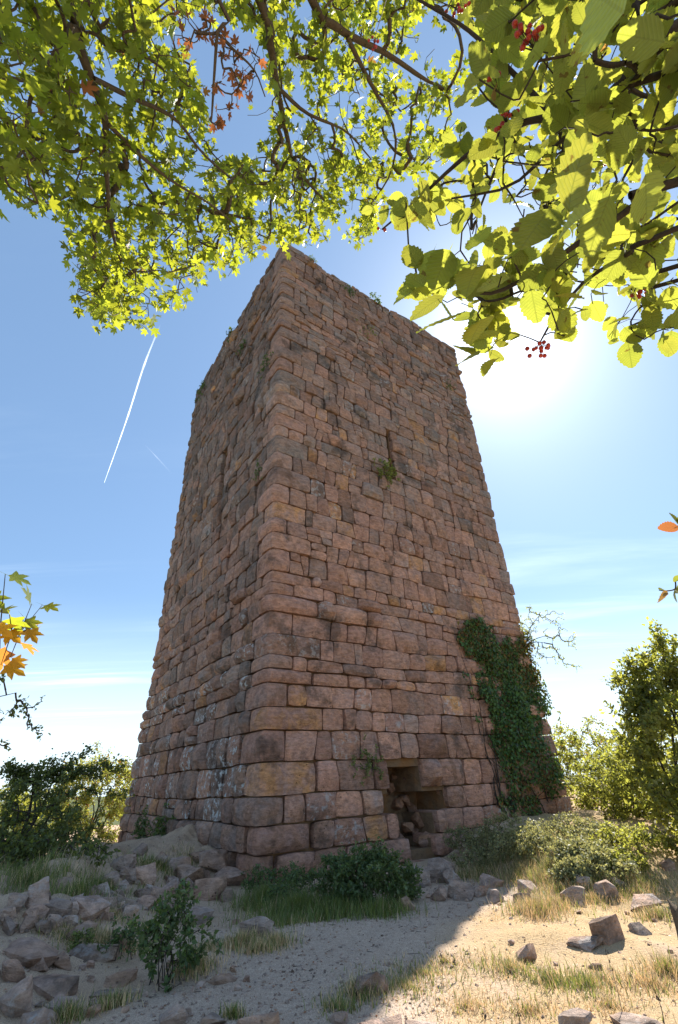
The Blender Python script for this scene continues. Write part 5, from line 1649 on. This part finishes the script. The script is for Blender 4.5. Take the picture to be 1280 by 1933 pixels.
def grass_all():
    # sunny slope: dry turf in clumps
    n = 210000
    y = 4.2 + 9.5 * rng.random(n) ** 1.25; x = rng.uniform(-1.0, 8.5, n)
    P = np.c_[x, y, np.zeros(n)]
    nz = fbm(P, 0.8, 40)
    cov = sstep(-0.2, 0.9, x - 0.45 * (y - 5.2) + 0.3 * nz) * (1 - path_mask(x + .25 * nz, y))
    clump = np.clip(0.06 + 1.1 * vnoise(P, 1.3, 101) + 0.7 * vnoise(P, 4.0, 102), 0.02, 1)
    keep = (rng.random(n) < cov * clump) & (x < y * 0.95)
    P = P[keep]; P[:, 2] = height(P[:, 0], P[:, 1]) - 0.005
    P = P[outside_tower(P)]
    h = 0.016 + 0.026 * np.clip(vnoise(P, 2.2, 103) + 0.3, 0, 1)
    isg = vnoise(P * [1, 1, 0], 1.1, 104) + 0.35 * rng.normal(0, 1, len(P)) > 0.85
    blades('dry_grass', P[~isg], h[~isg], 0.7, M_DRY, 0.0028)
    blades('green_grass', P[isg], h[isg] * 0.9, 0.6, M_GREEN, 0.003)
    # tufts: (px, py, radius m, height m, count, dry share)
    out = {0: ([], []), 1: ([], [])}
    for (px, py, r, hh, cnt, dry) in [(1010, 1722, .42, .17, 1500, .75), (1045, 1712, .35, .15, 900, .8), (1120, 1700, .5, .11, 900, .7), (1190, 1690, .5, .11, 900, .6), (1240, 1730, .4, .13, 700, .6), (1060, 1680, .6, .13, 1100, .65), (1160, 1664, .8, .15, 1500, .65),
                                      (455, 1785, .22, .16, 700, .65), (520, 1785, .24, .15, 700, .7), (490, 1795, .22, .12, 500, .7), (560, 1720, .7, .25, 2600, .05), (500, 1705, .5, .28, 1700, .05), (640, 1725, .6, .22, 1700, .05), (720, 1725, .5, .2, 1200, .05), (540, 1745, .6, .13, 1400, .15),
                                      (900, 1655, .6, .18, 1400, .5), (985, 1650, .7, .2, 1900, .55), (1040, 1645, .6, .2, 1500, .5), (940, 1620, .7, .25, 1500, .45), (1000, 1600, .6, .3, 1200, .4),
                                      (760, 1860, .45, .07, 1100, .55), (800, 1840, .4, .07, 800, .6), (840, 1815, .4, .06, 600, .7), (680, 1880, .25, .14, 500, .5), (640, 1905, .2, .1, 300, .3),
                                      (230, 1785, .3, .13, 900, .8), (180, 1775, .35, .12, 700, .6), (120, 1765, .5, .1, 800, .6), (370, 1830, .3, .16, 600, .7), (400, 1790, .25, .1, 350, .6), (210, 1905, .2, .14, 420, .5), (130, 1920, .16, .14, 350, .4), (440, 1920, .12, .1, 200, .4),
                                      (300, 1640, .5, .18, 700, .2), (250, 1660, .4, .15, 500, .3), (190, 1680, .5, .18, 900, .2), (150, 1690, .5, .2, 900, .2), (60, 1668, .9, .25, 1500, .2), (1000, 1585, 1.0, .25, 1500, .5), (1060, 1600, .8, .22, 1200, .5), (1150, 1620, .9, .2, 1300, .6), (360, 1625, .5, .12, 500, .6), (280, 1640, .6, .15, 700, .5), (1100, 1640, .9, .22, 1800, .5), (1180, 1650, .7, .2, 1300, .5), (1130, 1660, .6, .16, 900, .6), (215, 1730, .3, .1, 400, .6), (320, 1730, .35, .12, 500, .6), (290, 1760, .3, .12, 500, .6),
                                      (1110, 1860, .35, .1, 700, .4), (960, 1830, .5, .09, 1000, .6), (1040, 1855, .3, .1, 500, .3), (1230, 1860, .4, .09, 800, .8), (1000, 1910, .4, .07, 700, .8), (880, 1900, .5, .06, 700, .8), (1150, 1900, .5, .07, 700, .85), (1262, 1835, .25, .15, 500, .7)]:
        c = ground_at(px, py)
        a = rng.uniform(0, 2 * np.pi, cnt); rr = r * np.abs(rng.normal(0, 0.62, cnt))
        p = np.c_[c[0] + np.cos(a) * rr, c[1] + np.sin(a) * rr * 0.8, np.zeros(cnt)]
        p[:, 2] = height(p[:, 0], p[:, 1]) - 0.01
        ok = outside_tower(p); p = p[ok]; cnt = len(p)
        isd = rng.random(cnt) < dry
        for kk, m_ in ((0, isd), (1, ~isd)):
            out[kk][0].append(p[m_]); out[kk][1].append(np.full(m_.sum(), hh))
    blades('dry_grass', np.vstack(out[0][0]), np.concatenate(out[0][1]), 0.45, M_DRY, 0.0032)
    blades('green_grass', np.vstack(out[1][0]), np.concatenate(out[1][1]), 0.45, M_GREEN, 0.0042)


grass_all()


def litter():
    n = 2600
    y = 4.4 + 7 * rng.random(n) ** 1.4; x = rng.uniform(-0.75, 0.75, n) * y
    P = np.c_[x, y, height(x, y) + 0.006]; P = P[outside_tower(P)]
    n = len(P); acc = Acc()
    tone = np.stack([rng.random(n), np.ones(n), rng.random(n), np.ones(n)], -1)
    instance(LEAF4[0], LEAF4[1], P, basis(rng.normal(0, 1, (n, 3)) * [1, 1, .15], rng.normal(0, .3, (n, 3)) + [0, 0, 1]), rng.uniform(0.012, 0.035, n), None, acc, tone)
    link('leaf_litter', acc.mesh('leaf_litter', M_LITTER, 'tone'), kind='stuff')
    acc = Acc(); m_ = 260; i = rng.integers(0, n, m_); d = unit(rng.normal(0, 1, (m_, 3)) * [1, 1, .05]) * rng.uniform(0.03, 0.12, (m_, 1))
    tubes(acc, P[i], P[i] + d, np.full(m_, 0.0025), np.full(m_, 0.0015), 4)
    link('fallen_twigs', acc.mesh('fallen_twigs', M_BARK2), kind='stuff')


M_LITTER = leaf_material('dead_leaf', (0.12, 0.07, 0.04), (0.14, 0.09, 0.05), (0.1, 0.05, 0.02), False, 0.1)
litter()

# tall dry flower stalks
for (px, py, top, lab) in [(1178, 1925, (1145, 1800), 'tall thin dry stalk leaning left in the bottom right corner'), (834, 1862, (833, 1805), 'short upright dry grass stalk in the grass at the shadow edge'), (1254, 1935, (1240, 1880), 'dry stalk with dark seed heads at the bottom right'),
                           (980, 1945, (978, 1915), 'dark seed head standing at the bottom edge left of the tilted grey stone'), (915, 1945, (914, 1918), 'dark seed head at the bottom edge beside the smaller sunlit stone'), (862, 1850, (858, 1815), 'bent dry grass stalk at the edge of the sunny turf')]:
    b = ground_at(px, min(py, 1932)); d = np.linalg.norm(b - CAM)
    e = PV(*top, d)
    t = thing('dry_stalk', lab, 'stalk', tuple(b))
    acc = Acc(); c = spline(np.array([b, (b + e) / 2 + [0.01, 0, 0.01], e]), 8)
    limb_mesh(acc, c, 0.004, 0.0018, 5)
    link('stem', acc.mesh('stem', M_BARK2 if 'dark' in lab else M_DRY, off=b), t)
    acc = Acc()
    for k in range(7):
        p = c[-1 - k % 3] + rng.normal(0, 0.008, 3)
        tubes(acc, [p], [p + [0, 0, 0.02]], [0.005], [0.001], 5)
    link('seed_head', acc.mesh('seed_head', M_BARK2, off=b), t)


# ------------------------------------------------------------------ vapour trail, far out
def contrail():
    m, nt = material('ice_vapour')
    geo = NODE(nt, 'ShaderNodeNewGeometry')
    at = NODE(nt, 'ShaderNodeAttribute', attribute_name='fade')
    d = NODE(nt, 'ShaderNodeBsdfDiffuse', {'Color': (0.55, 0.55, 0.55, 1)}); t = NODE(nt, 'ShaderNodeBsdfTranslucent', {'Color': (0.9, 0.9, 0.9, 1)})
    a = NODE(nt, 'ShaderNodeAddShader'); nt.links.new(d.outputs[0], a.inputs[0]); nt.links.new(t.outputs[0], a.inputs[1])
    tr = NODE(nt, 'ShaderNodeBsdfTransparent')
    lw = NODE(nt, 'ShaderNodeLayerWeight', {'Blend': 0.5})
    n = NOISE(nt, geo.outputs['Position'], 0.012, 4, 0.6)
    f = MATH(nt, 'MULTIPLY', at.outputs['Fac'], RAMP(nt, n, 0.3, 0.6, 0.55, 1.0))
    f = MATH(nt, 'MULTIPLY', f, RAMP(nt, lw.outputs['Facing'], 0.95, 0.0), clamp=True)
    mx = NODE(nt, 'ShaderNodeMixShader', {0: f}); nt.links.new(tr.outputs[0], mx.inputs[1]); nt.links.new(a.outputs[0], mx.inputs[2])
    o = NODE(nt, 'ShaderNodeOutputMaterial'); nt.links.new(mx.outputs[0], o.inputs[0])
    for (pts, r, fade, lab) in (([(197, 911), (240, 790), (272, 690), (303, 612)], (3, 9, 13, 10), (0.4, 0.42, 0.25, 0.0), 'long white vapour trail of an aircraft across the blue sky left of the tower'),
                                ([(272, 838), (295, 862), (325, 895)], (5, 8, 6), (0.0, 0.05, 0.0), 'faint short vapour trail between the long trail and the tower')):
        P = spline(np.array([PV(x, y, 7000) for x, y in pts]), 40)
        rr = np.interp(np.linspace(0, 1, 40), np.linspace(0, 1, len(r)), r); ff = np.interp(np.linspace(0, 1, 40), np.linspace(0, 1, len(fade)), fade)
        rr = rr * (1 + 0.25 * vnoise(P, 0.01, 5))
        s = 10; tan = unit(np.gradient(P, axis=0)); sd = unit(np.cross(tan, [0, 0, 1.0])); t2 = np.cross(tan, sd); a_ = np.arange(s) / s * 2 * np.pi
        V = P[:, None] + (np.cos(a_)[None, :, None] * sd[:, None] + np.sin(a_)[None, :, None] * t2[:, None]) * rr[:, None, None]
        i = np.arange(s); j = (i + 1) % s
        F = (np.stack([i, j, j + s, i + s], -1)[None] + (np.arange(39) * s)[:, None, None]).reshape(-1, 4)
        me = new_mesh('vapour_trail', V.reshape(-1, 3) - P[0], [F], m, {'fade': np.repeat(ff, s)})
        thing('vapour_trail', lab, 'vapour trail', tuple(P[0]), None, me)


contrail()
